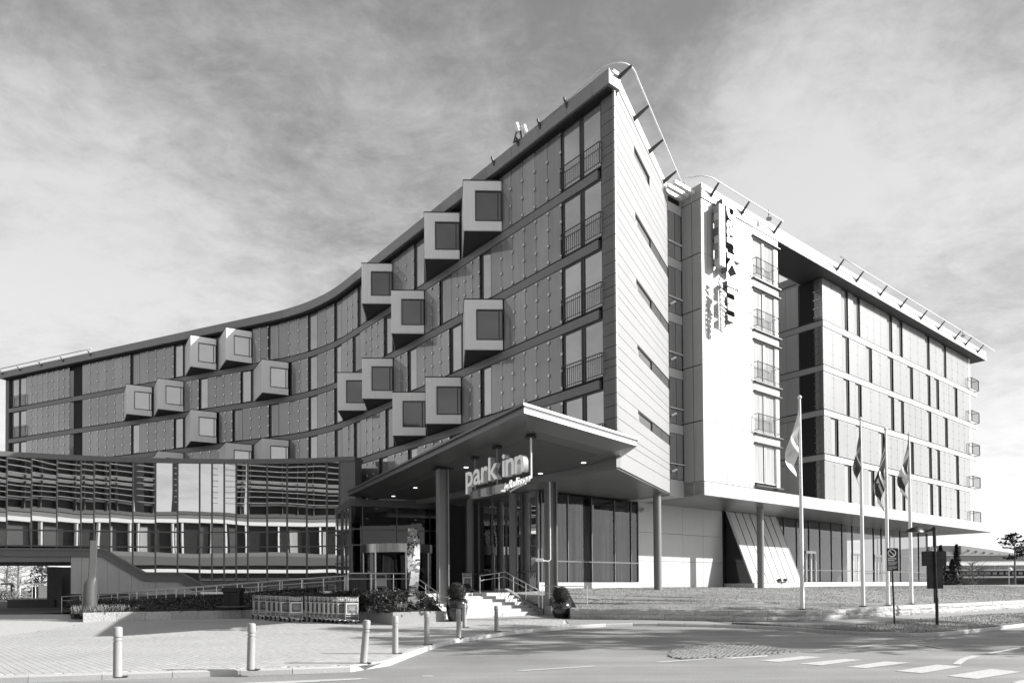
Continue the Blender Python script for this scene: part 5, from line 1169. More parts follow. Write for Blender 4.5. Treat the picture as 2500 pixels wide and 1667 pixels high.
# luggage trolleys
def make_trolley(loc,rz,label,grp='luggage trolleys'):
    t=local('luggage_trolley',label,'luggage trolley',loc,grp,rz)
    for s in (-1,1):
        mb=MB(); mb.tube([(s*.27,0,.1),(s*.27,.0,.22),(s*.27,.03,1.0),(s*.25,.06,1.06)],.016,6); mb.build('upright',M['steel'],t)
        mb=MB(); mb.lathe([(.10,-.02),(.10,.02)],(0,0,0),14); mb.v=[(s*.29+z,y+.02,x+.10) for x,y,z in mb.v]; w=mb.build('wheel',M['rubber'],t); mb=MB(); mb.lathe([(.045,-.025),(.045,.025)],(0,0,0),10); mb.v=[(s*.29+z,y+.02,x+.10) for x,y,z in mb.v]; mb.build('hub',M['steel'],w)
    mb=MB(); mb.tube([(-.26,.06,1.06),(.26,.06,1.06)],.018,6); mb.build('handle',M['rubber'],t)
    mb=MB(); mb.box(-.24,.24,-.03,.0,.87,1.03); sb_=mb.build('sign_board',mat('trolley_sign_frame',.55,.4,metal=.3),t); mb=MB(); mb.box(-.215,.215,-.036,-.031,.885,1.015); mb.build('sign_panel',M['black'],sb_)
    mb=MB()
    for i in range(4):
        cx_=-.15+i*.1; 
        for k in range(14):
            a,b=2*math.pi*k/14,2*math.pi*(k+1)/14; mb.quad((cx_+.042*math.cos(a),-.039,.955+.042*math.sin(a)),(cx_+.042*math.cos(b),-.039,.955+.042*math.sin(b)),(cx_+.03*math.cos(b),-.039,.955+.03*math.sin(b)),(cx_+.03*math.cos(a),-.039,.955+.03*math.sin(a)))
        mb.quad((cx_-.012,-.039,.945-.01*i%2),(cx_+.012,-.039,.945),(cx_+.012,-.039,.97),(cx_-.012,-.039,.97))
    for i in range(1): mb.quad((-.12,-.039,.895),(.12,-.039,.895),(.12,-.039,.903),(-.12,-.039,.903))
    mb.build('pictogram',M['white'],sb_,kind='stuff')
    mb=MB(); mb.box(-.25,.25,-.02,.01,.36,.82); fr2=mb.build('panel_frame',mat('trolley_frame',.62,.35,metal=.4),t); mb=MB(); mb.box(-.205,.205,-.025,-.021,.41,.77); mb.build('info_panel',M['panelad'],fr2)
    mb=MB()
    for j,(w_,zz_) in enumerate(((.15,.66),(.11,.61),(.13,.56),(.10,.51))): mb.quad((-w_,-.028,zz_),(w_,-.028,zz_),(w_,-.028,zz_+.014),(-w_,-.028,zz_+.014))
    mb.build('print',M['adtext'],fr2,kind='stuff')
    mb=MB(); mb.tube([(-.25,.0,.2),(-.12,-.5,.13),(.12,-.5,.13),(.25,.0,.2)],.018,6); mb.tube([(-.1,0,.2),(-.05,-.5,.14)],.012,5); mb.tube([(.1,0,.2),(.05,-.5,.14)],.012,5); mb.tube([(-.25,0,.3),(.25,0,.3)],.012,5); mb.build('platform',M['steel'],t)
    mb=MB(); mb.lathe([(.07,-.02),(.07,.02)],(0,0,0),12); mb.v=[(z,y-.46,x+.07) for x,y,z in mb.v]; mb.build('front_wheel',M['rubber'],t)
    mb=MB(); mb.box(-.22,.22,.03,.2,.80,.81); mb.box(-.22,.22,.19,.2,.81,.98); mb.build('basket',M['frame'],t,kind='stuff')
    return t
rz=R_(33); first=None
rowsT=[(ground(722,1517.5),[(722,1517.5),(699,1516),(688,1515),(676,1514),(664,1513),(645,1511),(632,1510)],'left'),(None,[(858,1521.5),(838,1520.5),(826,1520),(815,1519.5),(804,1519),(793,1518.3),(782,1517.5),(771,1517),(760,1516)],'right')]
for _,pl_,side in rowsT:
    for i,(x,y) in enumerate(pl_):
        p=ground(x,y); p[1]+=.08; r=rz+random.uniform(-.05,.05)
        lb=('foremost luggage trolley of the %s row, notice panel and four round icons facing out'%side) if i==0 else '%s nested luggage trolley behind the foremost one in the %s row'%(['','first','second','third','fourth','fifth','sixth','seventh','eighth'][i],side)
        if first is None: first=make_trolley(p,r,lb); o=first
        else: o=dup(first,p,r,lb)
        o['group']='luggage trolleys in the %s row'%side if i else 'luggage trolleys'
p=aty(1141,1446,36.6); dup(first,(p[0],p[1],FZ),R_(35),'lone luggage trolley at the top of the entrance steps holding a dark bag')
p=aty(931,1447,37.6); dup(first,(p[0],p[1],FZ),R_(185),'lone luggage trolley parked behind the left handrail near the revolving door')
q=aty(1141,1443,36.4); t=thing('bag','dark soft bag lying on the trolley at the top of the steps','bag',(q[0],q[1],FZ+.25)); mb=MB(); mb.lathe([(.05,0),(.2,.03),(.24,.14),(.18,.24),(.04,.27)],(q[0]-.05,q[1]-.2,FZ+.2),14); mb.build('body',M['rubber'],t,smooth=True)
p=aty(877,1445,38.2); t=thing('service_cabinet','grey metal cabinet standing before the glass box by the ramp rail','cabinet',(p[0],p[1],FZ)); mb=MB(); mb.box(p[0]-.42,p[0]+.42,p[1],p[1]+.6,FZ-.05,FZ+1.1); mb.build('body',mat('cabinet_grey',.08,.5),t,bevel=.01); mb=MB(); mb.box(p[0]-.38,p[0]+.02,p[1]-.012,p[1]-.001,FZ+.05,FZ+1.05); mb.build('door',mat('cabinet_door',.06,.5),t)
# glazed pots with clipped box balls
def pot(px,py,label,shape,scale,group='plant pots by the entrance'):
    p=ground(px,py); p[1]+=.35; x,y,z=p; t=thing('plant_pot',label,'plant pot',(x,y,z),group)
    prof=[(r*scale,h*scale) for r,h in shape]; mb=MB(); mb.lathe(prof,(x,y,z),28); mb.build('pot',M['pot'],t,smooth='edge')
    hz=prof[-1][1]; R=.40*scale; pts=[]
    for i in range(2600):
        v=Vector((random.gauss(0,1),random.gauss(0,1),random.gauss(0,1))).normalized()*R*random.uniform(.86,1.03); pts.append((x+v.x,y+v.y,z+hz+R*.70+v.z))
    b=leaves('box_ball',M['shrub'],pts,.055*scale,t); mb=MB(); mb.lathe([(R*.9*math.sin(a),z+hz+R*.7-R*.9*math.cos(a)) for a in [math.pi*k/9 for k in range(1,9)]],(x,y,0),14); mb.build('inner_branches',M['soil'],b,smooth=True)
    for a in (0.4,2.5,4.6):
        c_,s_=math.cos(a),math.sin(a); r1=shape[-2][0]*scale+.005; mb=MB(); mb.tube([(x+c_*r1,y+s_*r1,z+hz-.04),(x+c_*(r1+.07),y+s_*(r1+.07),z+hz-.09),(x+c_*(r1+.05),y+s_*(r1+.05),z+hz-.2)],.02,6); mb.build('lug',M['pot'],t,smooth=True)
    return t
pot(1114,1517,'taller black glazed pot with a clipped ball bush left of the steps',[(.30,0),(.36,.05),(.43,.30),(.46,.60),(.43,.82),(.36,.90),(.39,.93),(.37,.95)],.98)
pot(1372,1509,'squat black glazed pot with a clipped ball bush right of the steps',[(.28,0),(.33,.04),(.46,.25),(.49,.45),(.44,.68),(.37,.76),(.40,.79),(.38,.81)],.92)
# no-waiting sign, direction board, lamps
def post_sign():
    p=ground(2184,1524.5); x,y,z=p; zt=float(aty(2176,1337.5,y)[2]); zb=float(aty(2180,1393,y)[2]); px=float(aty(2178.5,1365,y)[0]); w=.205
    t=thing('parking_sign','narrow black no parking notice with a white ring and small print on a leaning post','sign',(x,y,z))
    mb=MB(); mb.tube([(x,y,z),(px,y+.02,zb+.1)],.032,8); mb.build('post',M['black'],t)
    mb=MB(); mb.box(px-w,px+w,y-.03,y-.002,zb,zt); o=mb.build('panel',M['blackm'],t)
    mb=MB(); H=zt-zb; cx,cz,R1,R2=px-.03,zt-H*.215,.155,.118
    for k in range(28):
        a,b=2*math.pi*k/28,2*math.pi*(k+1)/28; Pt=lambda r,q:(cx+r*math.cos(q),y-.034,cz+r*math.sin(q)); mb.quad(Pt(R1,a),Pt(R1,b),Pt(R2,b),Pt(R2,a))
    mb.build('ring',M['white'],o); mb=MB(); d=.0848; mb.quad((cx-d-.012,y-.035,cz+d-.012),(cx-d+.012,y-.035,cz+d+.012),(cx+d+.012,y-.035,cz-d+.012),(cx+d-.012,y-.035,cz-d-.012)); mb.build('slash',M['white'],o)
    def T(txt,sz,zz,x0,par=o):
        a=x0
        c=bpy.data.curves.new('text','FONT'); c.body=txt; c.size=sz; c.offset=.002; c.resolution_u=2; ob=bpy.data.objects.new('text',c); me=bpy.data.meshes.new_from_object(ob); bpy.data.objects.remove(ob)
        me.materials.clear(); me.materials.append(M['white']); o0=ORG[par.name]
        v=np.array([q.co[:] for q in me.vertices]); nv=np.c_[a+v[:,0]*.92-o0[0],np.full(len(v),y-.034-o0[1]),zz+v[:,1]-o0[2]]; me.vertices.foreach_set('co',nv.ravel()); me.update(); me.name='lettering'
        ob=bpy.data.objects.new('lettering',me); COL.objects.link(ob); ob.parent=par; ORG[ob.name]=o0
    T('Parkering',.085,zt-H*.475,px-w+.03); T('forbudt',.085,zt-H*.56,px-w+.03)
    mb=MB()
    for i,wd in enumerate((.33,.32,.27,.24,0,.33,.30,.28,.14)):
        if not wd: continue
        zz=zt-H*(.62+i*.041); xx=px-w+.035
        while xx<px-w+.035+wd: q=random.uniform(.02,.06); mb.quad((xx,y-.034,zz),(xx+q,y-.034,zz),(xx+q,y-.034,zz+.016),(xx,y-.034,zz+.016)); xx+=q+.012
    mb.build('small_print',M['white'],o,kind='stuff')
post_sign()
def board():
    p=ground(2288,1526.5); x,y,z=p; f=lambda px,py:aty(px,py,y)
    t=thing('direction_board','black T shaped back of a direction board on a post, white street sign on top','sign',(x,y,z))
    a=f(2253,1345); b=f(2313,1380.5); c=f(2265.5,1380.5); d=f(2305,1436); tilt=.0
    mb=MB(); mb.tube([(x,y,z),(x,y,z+1.05)],.055,10); mb.build('lower_post',M['black'],t); mb=MB(); mb.tube([(x,y,z+1.0),(x-.04,y,float(a[2])+.2)],.036,8); mb.build('post',M['black'],t)
    mb=MB(); mb.box(a[0],b[0],y+.05,y+.09,b[2],a[2]); mb.build('wide_panel',M['blackm'],t); mb=MB(); mb.box(c[0],d[0],y+.05,y+.09,d[2],c[2]); mb.build('tall_panel',M['blackm'],t)
    mb=MB()
    for zz in lin(float(b[2])+.1,float(a[2])-.1,.16): mb.box(a[0]+.03,b[0]-.03,y+.03,y+.049,zz,zz+.02)
    mb.build('stiffener',M['black'],t,kind='stuff')
    e=f(2269,1334.5); g=f(2297,1343); mb=MB(); q0=(e[0],e[2]-.0); mb.add([(e[0],y-.03,float(e[2])-.13),(g[0],y+.25,float(g[2])-.02),(g[0],y+.25,float(g[2])+.11),(e[0],y-.03,float(e[2])),(e[0]-.01,y-.01,float(e[2])-.13),(g[0]-.01,y+.27,float(g[2])-.02),(g[0]-.01,y+.27,float(g[2])+.11),(e[0]-.01,y-.01,float(e[2]))],[(0,1,2,3),(7,6,5,4),(0,4,5,1),(3,2,6,7)]); s=mb.build('street_sign',M['white'],t)
    mb=MB()
    for i in range(16):
        if i in (4,10): continue
        u=.07+i*.055; xx=e[0]+(g[0]-e[0])*u; yy=y-.033+.28*u; zz=float(e[2])-.09+(float(g[2])+.02-float(e[2])+.09)*u*.75; w=(g[0]-e[0])*.036; mb.quad((xx,yy,zz),(xx+w,yy+.01,zz),(xx+w,yy+.01,zz+.05),(xx,yy,zz+.05))
    mb.build('small_print',M['greyA'],s,kind='stuff')
board()
def lamp(x,y,z0,zt,label,armlen=1.05):
    t=thing('street_lamp',label,'street lamp',(x,y,z0),'black leaf shaped street lamps'); mb=MB(); mb.tube([(x,y,z0),(x,y,zt)],.07,10); mb.build('pole',M['black'],t)
    mb=MB(); mb.tube([(x,y,zt+.03),(x-.15,y,zt-.06),(x-.45,y,zt-.12)],[.09,.05,.03],8); mb.build('arm',M['black'],t)
    mb=MB(); n=10; vs=[]; 
    for i in range(n+1):
        u=i/n; xx=x-.42-armlen*u*.8; hw=.20*math.sin(math.pi*min(1,u*.98+.01))**.8; zc=zt-.12+.20*math.sin(math.pi*u)**.9
        vs+=[(xx,y-hw,zt-.14-.0),(xx,y-hw*.5,zc),(xx,y+hw*.5,zc),(xx,y+hw,zt-.14)]
    mb.add(vs,[(i*4+k,i*4+k+1,i*4+4+k+1,i*4+4+k) for i in range(n) for k in range(3)]); mb.build('hood',M['black'],t,smooth=True); mb=MB(); mb.add([(x-.5,y-.1,zt-.15),(x-1.15,y-.12,zt-.15),(x-1.15,y+.12,zt-.15),(x-.5,y+.1,zt-.15)],[(0,1,2,3)]); mb.build('lens',M['greyC'],t)
    return t
lp_=aty(2281,1290,29.5); lamp(float(lp_[0]),29.5,.9,float(lp_[2]),'black street lamp with a leaf shaped hood rising behind the direction board')
lp_=aty(2580,1316,26.); lamp(float(lp_[0]),26.,.3,float(lp_[2]),'black leaf shaped lamp hood poking in at the right edge of the picture')
# flagpoles
def flagpole(px,py,topy,topx,label,fl,flabel):
    p=onlawn(px,py); x,y,z=[float(q) for q in p]; zt=float(aty(topx,topy,y)[2])
    t=thing('flagpole',label,'flagpole',(x,y,z),'white flagpoles on the lawn'); mb=MB(); mb.tube([(x,y,z-.1),(x,y,z+.5*(zt-z)),(x,y,zt)],[.085,.07,.042],12); mb.build('pole',M['white'],t,smooth='edge')
    mb=MB(); mb.lathe([(.03,-.03),(.09,.03),(.09,.06),(.02,.15)],(x,y,zt),8); mb.build('finial',M['tube'],t); mb=MB(); mb.lathe([(.16,0),(.16,.05),(.1,.06)],(x,y,z-.02),12); mb.build('base_collar',M['frame'],t)
    # limp flag: a folded strip of cloth
    f0,f1,side,width,pat=fl
    z0,z1=float(aty(px,f0,y)[2]),float(aty(px,f1,y)[2]); nu,nv=14,26; vs=[];fs=[];mi=[]
    for j in range(nv+1):
        v=j/nv
        for i in range(nu+1):
            u=i/nu; spread=width*(math.sin(math.pi*min(1,v*.78+.08))**1.1)*(.55+.45*v) ; droop=(z0-z1)*(.52*u*(1-.25*v))
            zz=z0-(z0-z1)*(.50*v)-droop; fold=math.sin(u*9.+v*2.3)*.10*(.4+v)
            xx=x+side*(.06+spread*(u**.8)*(1-.55*u*v))+.03*math.sin(v*7+u*3); vs.append((xx,y-.05+fold-.12*u,zz))
    for j in range(nv):
        for i in range(nu):
            k=j*(nu+1)+i; fs.append((k,k+1,k+nu+2,k+nu+1)); u=i/nu; v=j/nv
            if pat=='plain': m_=0
            elif pat=='cross': m_=2 if (abs(u-.36)<.06 or abs(v-.5)<.09) else (1 if (abs(u-.36)<.13 or abs(v-.5)<.18) else 0)
            elif pat=='cross2': m_=1 if (abs(u-.36)<.09 or abs(v-.5)<.13) else 0
            else: m_=1 if abs(v-.3)<.1 else 0
            mi.append(m_)
    mb=MB(); mb.v=vs; mb.f=fs; mb.m=mi; ms={'plain':[M['flagw']],'grey':[M['flagg'],M['flagg']],'cross':[M['flagr'],M['flagw'],M['flagb']],'cross2':[M['flagr'],M['flagw']],'bar':[mat('flag_grey3',.12,.8),mat('flag_grey2',.2,.8)]}[pat]
    fo=thing('flag',flabel,'flag',(x,y,z0),'flags hanging limp'); mb.build('cloth',ms,fo,smooth=True); return t
flagpole(1959,1487,973,1952,'nearest and tallest white flagpole, left of the other three',(985,1190,-1,1.15,'plain'),'plain white flag hanging limp from the nearest flagpole')
flagpole(2107,1480,1026,2101.5,'second white flagpole from the left',(1035,1215,-1,.62,'bar'),'narrow grey flag hanging limp on the second pole')
flagpole(2168,1477,1050,2163.5,'third white flagpole from the left, before the no parking sign',(1060,1275,-1,1.05,'cross'),'dark cross flag with pale edges drooping on the third pole')
flagpole(2225,1474,1063,2224.5,'rightmost white flagpole, left of the direction board',(1070,1240,-1,1.1,'cross2'),'mid grey flag with a pale cross drooping on the rightmost pole')
# roof gear
t0=sx(1288,23.9); rx,ry=WP(t0,.25); t=thing('roof_floodlight','white floodlights on a dark bracket clipped to the roof edge of the concave wing','floodlight',(rx,ry,23.8))
for i,(dx,dz,l) in enumerate(((-.25,.55,.5),(.12,.45,.55))): mb=MB(); mb.tube([(rx+dx,ry,23.8+dz-.2),(rx+dx-.12,ry,23.8+dz+.22)],.12,8); mb.build('lamp_head',M['white'],t,smooth='edge')
mb=MB(); mb.box(rx+.1,rx+.55,ry-.15,ry+.15,23.85,24.1); mb.build('control_box',M['white'],t,bevel=.03)
mb=MB(); mb.tube([(rx-.1,ry,23.7),(rx-.15,ry,24.2)],.05,6); mb.tube([(rx-.5,ry,23.65),(rx+.3,ry,23.95)],.05,6); mb.tube([(rx-.5,ry,23.6),(rx-.35,ry,24.2)],.04,6); mb.build('bracket',M['bracket'],t,kind='stuff')
for i,k in enumerate((2,3,4,5)):
    px,py=TP(LT+.02,.1); t=thing('wall_lamp','small white spot lamp, %s on the glazed stair strip beside the tower'%['lowest','second lowest','second highest','highest'][i],'lamp',(px,py,FL[k]+.3),'spot lamps up the stair strip'); mb=MB(); mb.tube([(px,py,FL[k]+.32),(px+.25,py-.12,FL[k]+.42)],.055,8); mb.build('lamp_body',M['tube'],t); mb=MB(); mb.tube([(px-.1,py+.1,FL[k]+.2),(px,py,FL[k]+.32)],.025,6); mb.build('arm',M['bracket'],t)
for x,n_ in ((1877,.5),(2351,.5)):
    tt=tx(x,24,.5); px,py=EP(tt,.5); t=thing('roof_camera','small dark camera hanging from the roof rail of the sunlit wing' if x>2000 else 'small dark camera hanging from the roof rail above the white block','camera',(px,py,24),'roof edge cameras'); mb=MB(); mb.tube([(px,py,24.25),(px,py,23.75)],.03,6); mb.build('stem',M['bracket'],t); mb=MB(); mb.box(px-.14,px+.14,py-.08,py+.08,23.62,23.78); mb.build('housing',M['greyB'],t)
p=aty(1558.5,1234,42); 
t=thing('wall_camera','round white dome camera under the soffit beside the glazed corner','camera',(*EP(tglr+.12,-4.0),6.2)); mb=MB(); mb.lathe([(.12,-.12),(.15,0),(.08,.12)],(*EP(tglr+.25,-4.0),6.2),10); mb.build('dome',M['greyC'],t,smooth=True)
for x,k in ((2088-186,0),(1908,1)):
    pass
tt=tb0+(tb1-tb0)*.55; px,py=EP(tt,-4.0+lean+.05)
t=thing('floodlight','small twin floodlight on the plinth of the leaning glass bay','floodlight',(px,py,1.85)); 
for dx in (-.18,.18): mb=MB(); mb.box(px+dx-.11,px+dx+.11,py-.25,py-.1,1.95,2.15); mb.build('lamp_head',M['frame'],t,bevel=.02)
mb=MB(); mb.box(px-.25,px+.25,py-.2,py-.14,1.85,1.93); mb.build('bracket',M['frame'],t)
# ================================================================== BACKGROUND
def tree(name,label,x,y,z,h,cr,m,kind='pine',n=1600,sz=.5,cat='tree',grp=None,bare_z=.2):
    t=thing(name,label,cat,(x,y,z),grp); mb=MB(); lx=random.uniform(-.2,.2); mb.tube([(x,y,z-.2),(x+lx,y,z+h*.5),(x+lx*1.3,y,z+h*.97)],[h*.016+.05,h*.011+.03,.02],8)
    pts=[]
    if kind=='spruce':
        for i in range(n):
            u=random.random()**.75; rr=cr*(1-u)**.9*(.55+.45*abs(math.sin(u*26)))*random.uniform(.35,1.05); a=random.uniform(0,6.283); pts.append((x+rr*math.cos(a),y+rr*math.sin(a),z+h*(.06+.94*u)-rr*.25))
    else:
        nb=26
        for b in range(nb):
            u=bare_z+(1-bare_z)*(b+random.random())/nb; a=random.uniform(0,6.283); L_=cr*(.45+.75*math.sin(math.pi*min(1,(u-bare_z)/(1-bare_z)*.85+.12)))*random.uniform(.6,1.1); zc=z+h*u
            e=(x+lx+L_*math.cos(a),y+L_*math.sin(a),zc+L_*.18); mb.tube([(x+lx*u,y,zc-.2),e],[.06,.02],5)
            if kind!='bare':
                for k in range(n//nb):
                    q=random.random()**.6; s=.12+.2*L_*q*.5; pts.append((x+lx+L_*q*math.cos(a)+random.gauss(0,s),y+L_*q*math.sin(a)+random.gauss(0,s),zc+L_*.18*q+random.gauss(0,s*.35)))
            else:
                for k in range(9):
                    q=random.uniform(.2,1.); c0_=(x+lx+L_*q*math.cos(a),y+L_*q*math.sin(a),zc+L_*.18*q); a2=a+random.gauss(0,.9); l2=L_*random.uniform(.3,.6); e2=(c0_[0]+l2*math.cos(a2),c0_[1]+l2*math.sin(a2),c0_[2]+l2*random.uniform(.3,1.1)); mb.tube([c0_,e2],[.025,.008],4,cap=False)
    mb.build('trunk',M['bare'] if kind=='bare' else M['bark'],t)
    if pts: leaves('crown',m,pts,sz,t,flat=.5,asp=.6)
    return t
# pines outside the right edge whose shade falls across the road
for i,(x,y,h,cr) in enumerate(((27.5,18.3,16,3.6),(33,21.6,20,4.0),(34,20.6,15,3.2),(41,18.6,23,4.6),(47,22.,22,4.2),(36,14.4,11,2.6))):
    tree('pine_tree','tall pine outside the right edge shading the road and mirrored in the entrance glass',x,y,0,h,cr,M['pine'],'pine',2600,.42,grp='pines shading the road',bare_z=.28)
# far right: terminal sheds, trees, car, lamp
D=180.
def fx_(px,D=D): return float(aty(px,1400,D)[0])
def fz_(px,py,D=D): return float(aty(px,py,D)[2])
TB=thing('terminal_building','long low terminal with a bright corrugated roof edge far behind the lawn','building',(120,D,0))
x0,x1=fx_(2290),fx_(2640)
def fb(za,zb,name,m,xa=x0,xb=x1,d0=0,d1=14,par=TB): mb=MB(); mb.box(xa,xb,D+d0,D+d1,za,zb); return mb.build(name,m,par)
fb(-.5,3.3,'wall',M['termd']); fb(3.3,3.75,'white_band',M['bwhite'],d0=-.6); fb(3.75,5.2,'wall',M['termd'],d0=2); fb(5.2,5.55,'white_band',M['bwhite'],d0=-.4)
for i in range(22): xx=x0+(x1-x0)*i/22; fb(4.15,4.95,'window',M['termg'],xx+.3,xx+1.45,d0=1.9,d1=2.05)
fb(5.55,6.7,'clerestory',M['termg'],d0=4,d1=14)
for i in range(26): xx=x0+(x1-x0)*i/26; fb(5.56,6.7,'clerestory_post',M['greyC'],xx,xx+.16,d0=3.9,d1=3.99)
mb=MB(); n_=90
for i in range(n_):
    xa=x0+(x1-x0)*i/n_; w=(x1-x0)/n_; mb.add([(xa,D+2,6.7),(xa+w*.55,D+2,6.7),(xa+w*.55,D+9,8.0),(xa,D+9,8.0)],[(0,1,2,3)]); mb.add([(xa+w*.55,D+2.2,6.66),(xa+w,D+2.2,6.66),(xa+w,D+9,7.95),(xa+w*.55,D+9,7.95)],[(0,1,2,3)])
mb.build('sheet_roof',M['brightm'],TB,kind='stuff')
fb(8.0,9.6,'glazed_fascia',M['termm'],d0=9,d1=20); fb(9.6,9.9,'white_band',M['bwhite'],d0=8.7,d1=20)
fb(-.3,1.9,'dark_doorway',M['dark'],fx_(2304),fx_(2326),d0=-.1,d1=0.5); fb(-.3,2.6,'dark_doorway',M['dark'],fx_(2478),fx_(2520),d0=-.1,d1=.5)
HB=thing('pale_hall','large pale windowless hall standing behind the low terminal','building',(130,D+40,0))
D2=D+40; mb=MB(); xa,xb,xc=float(aty(2348,1400,D2)[0]),float(aty(2520,1400,D2)[0]),float(aty(2292,1400,D2)[0]); za=float(aty(2348,1331,D2)[2]); mb.add([(xa,D2,-1),(xb,D2,-1),(xb,D2,za-3.4),(xa,D2,za),(xa,D2+30,-1),(xb,D2+30,-1),(xb,D2+30,za-3.4),(xa,D2+30,za)],[(0,1,2,3),(0,3,7,4),(3,2,6,7),(1,5,6,2)]); mb.build('hall_wall',M['terml'],HB)
mb=MB(); mb.box(xc,xa-.02,D2+.5,D2+30,-1,za); mb.build('dark_gable',M['termm'],HB); mb=MB(); mb.box(xc+1.2,xa-2.5,D2+.3,D2+.48,6,za-1.9); mb.build('pale_door',M['greyC'],HB)
for i in range(5): xx=xa+2+i*2.5; mb=MB(); mb.box(xx,xx+.5,D2-.3,D2-.02,za-2.0-i*.35,za-1.3-i*.35); mb.build('wall_vent',M['greyB'],HB)
tree('spruce_tree','slim dark spruce before the pale hall, right of the direction board',fx_(2336,150),150,0,fz_(2336,1329,150),2.0,M['pine'],'spruce',900,.75,grp='background conifers')
tree('spruce_tree','dark spruce mostly hidden behind the direction board',fx_(2297,140),140,0,fz_(2297,1332,140),2.2,M['pine'],'spruce',900,.75,grp='background conifers')
tree('spruce_tree','short bushy spruce low beside the terminal wall',fx_(2325,135),135,0,fz_(2325,1365,135),3.0,M['pine'],'spruce',700,.7,grp='background conifers')
tree('pine_tree','open crowned pine alone on the skyline at the far right',fx_(2477,165),165,0,fz_(2477,1304,165),3.3,M['pine'],'pine',900,.75,grp='background conifers',bare_z=.55)
tree('birch_tree','leafless grey trees beyond the low wall',fx_(2372,140),140,0,6.0,3.,M['bare'],'bare',0)
# low wall beyond the lawn, lamp and car behind it
w0=aty(2304,1434,66); w1=aty(2520,1446,52); t=thing('low_wall','low wall with a pale coping across the far edge of the lawn','wall',(float(w0[0]),66,1)); mb=MB(); d=np.array([w1[0]-w0[0],w1[1]-w0[1]]); d/=np.linalg.norm(d); nv=np.array([-d[1],d[0]])*.4
mb.hexa([(w0[0],w0[1],.3),(w1[0],w1[1],.1),(w1[0]+nv[0],w1[1]+nv[1],.1),(w0[0]+nv[0],w0[1]+nv[1],.3)],[(w0[0],w0[1],w0[2]-.12),(w1[0],w1[1],w1[2]-.14),(w1[0]+nv[0],w1[1]+nv[1],w1[2]-.14),(w0[0]+nv[0],w0[1]+nv[1],w0[2]-.12)]); mb.build('wall',M['concd'],t)
k=.05; mb=MB(); mb.hexa([(w0[0],w0[1]-k,w0[2]-.11),(w1[0],w1[1]-k,w1[2]-.13),(w1[0]+nv[0],w1[1]+nv[1]+k,w1[2]-.13),(w0[0]+nv[0],w0[1]+nv[1]+k,w0[2]-.11)],[(w0[0],w0[1]-k,w0[2]+.04),(w1[0],w1[1]-k,w1[2]+.04),(w1[0]+nv[0],w1[1]+nv[1]+k,w1[2]+.04),(w0[0]+nv[0],w0[1]+nv[1]+k,w0[2]+.04)]); mb.build('coping',M['conc'],t)
cx,cy=float(aty(2396,1432,74)[0]),74.; CR=thing('car','dark parked estate car, only its roof and windows above the far low wall','car',(cx,cy,0))
mb=MB(); prof=[(-2.2,.35),(-2.2,.85),(-1.9,.95),(-1.65,1.38),(-1.2,1.5),(.55,1.5),(1.25,.98),(2.1,.86),(2.25,.6),(2.25,.35)]
vs=[(cx+x,cy-.8,z) for x,z in prof]+[(cx+x,cy+.8,z) for x,z in prof]; n_=len(prof); mb.add(vs,[tuple(range(n_)),tuple(range(2*n_-1,n_-1,-1))]+[(i,n_+i,n_+(i+1)%n_,(i+1)%n_) for i in range(n_)]); mb.build('body',M['car'],CR,bevel=.05)
for xa,xb in ((-1.55,-.75),(-.65,.1),(.2,.75)): mb=MB(); mb.add([(cx+xa,cy-.81,1.0),(cx+xb+(.35 if xb>.5 else 0),cy-.81,1.0),(cx+xb-(.05 if xb>.5 else 0),cy-.81,1.40),(cx+xa+(.1 if xa<-1 else 0),cy-.81,1.40)],[(0,1,2,3)]); mb.build('side_window',M['win'],CR)
mb=MB(); mb.add([(cx+.60,cy-.7,1.5),(cx+.60,cy+.7,1.5),(cx+1.27,cy+.72,1.0),(cx+1.27,cy-.72,1.0)],[(0,3,2,1)]); mb.build('windscreen',M['tube'],CR)
for x in (-1.4,1.4):
    for s in (-.8,.66): mb=MB(); mb.lathe([(.32,0),(.32,.14)],(0,0,0),16); mb.v=[(cx+x+a,cy+s+c,.32+b) for a,b,c in mb.v]; mb.build('wheel',M['rubber'],CR)
gx_,gy_=float(aty(2463,1400,80)[0]),80.; t=thing('globe_lamp','thin lamp post with a white globe near the terminal','street lamp',(gx_,gy_,0)); mb=MB(); mb.tube([(gx_,gy_,0),(gx_,gy_,3.9)],.045,8); mb.build('pole',M['greyC'],t); mb=MB(); mb.lathe([(.05,-.25),(.22,-.12),(.25,.02),(.14,.18),(.02,.22)],(gx_+.12,gy_,float(aty(2463,1389,80)[2])),12); mb.build('globe',M['white'],t,smooth=True)
# through the passage on the left
def tl(px,Y): return float(aty(px,1400,Y)[0])
tree('bare_tree','leafless pale tree seen through the passage at the far left',tl(45,100),100,0,8.5,4.2,M['bare'],'bare',0,grp='trees beyond the passage')
tree('bare_tree','thin leafless tree seen through the passage beside the spruce',tl(15,110),110,0,8.,4.5,M['bare'],'bare',0,grp='trees beyond the passage')
tree('spruce_tree','dark spruce seen through the passage beside the pale concrete block',tl(103,104),104,0,7.5,3.8,M['pine'],'spruce',1500,.45,grp='trees beyond the passage')
t=thing('concrete_box','pale concrete cube seen through the passage below the spruce','concrete block',(tl(105,92),92,.3)); mb=MB(); mb.box(tl(94,92),tl(116,92),92,94,.2,2.3); mb.build('block',M['conc'],t); mb=MB(); mb.box(tl(79,92),tl(93.6,92),91.9,93,.6,2.15); mb.build('dark_hatch',M['dark'],t)
t=thing('white_fence','white post and rail frame seen through the passage','fence',(tl(60,88),88,.3))
mb=MB(); mb.box(tl(33,88),tl(116,88),88,88.1,2.42,2.54); mb.build('rail',M['white'],t)
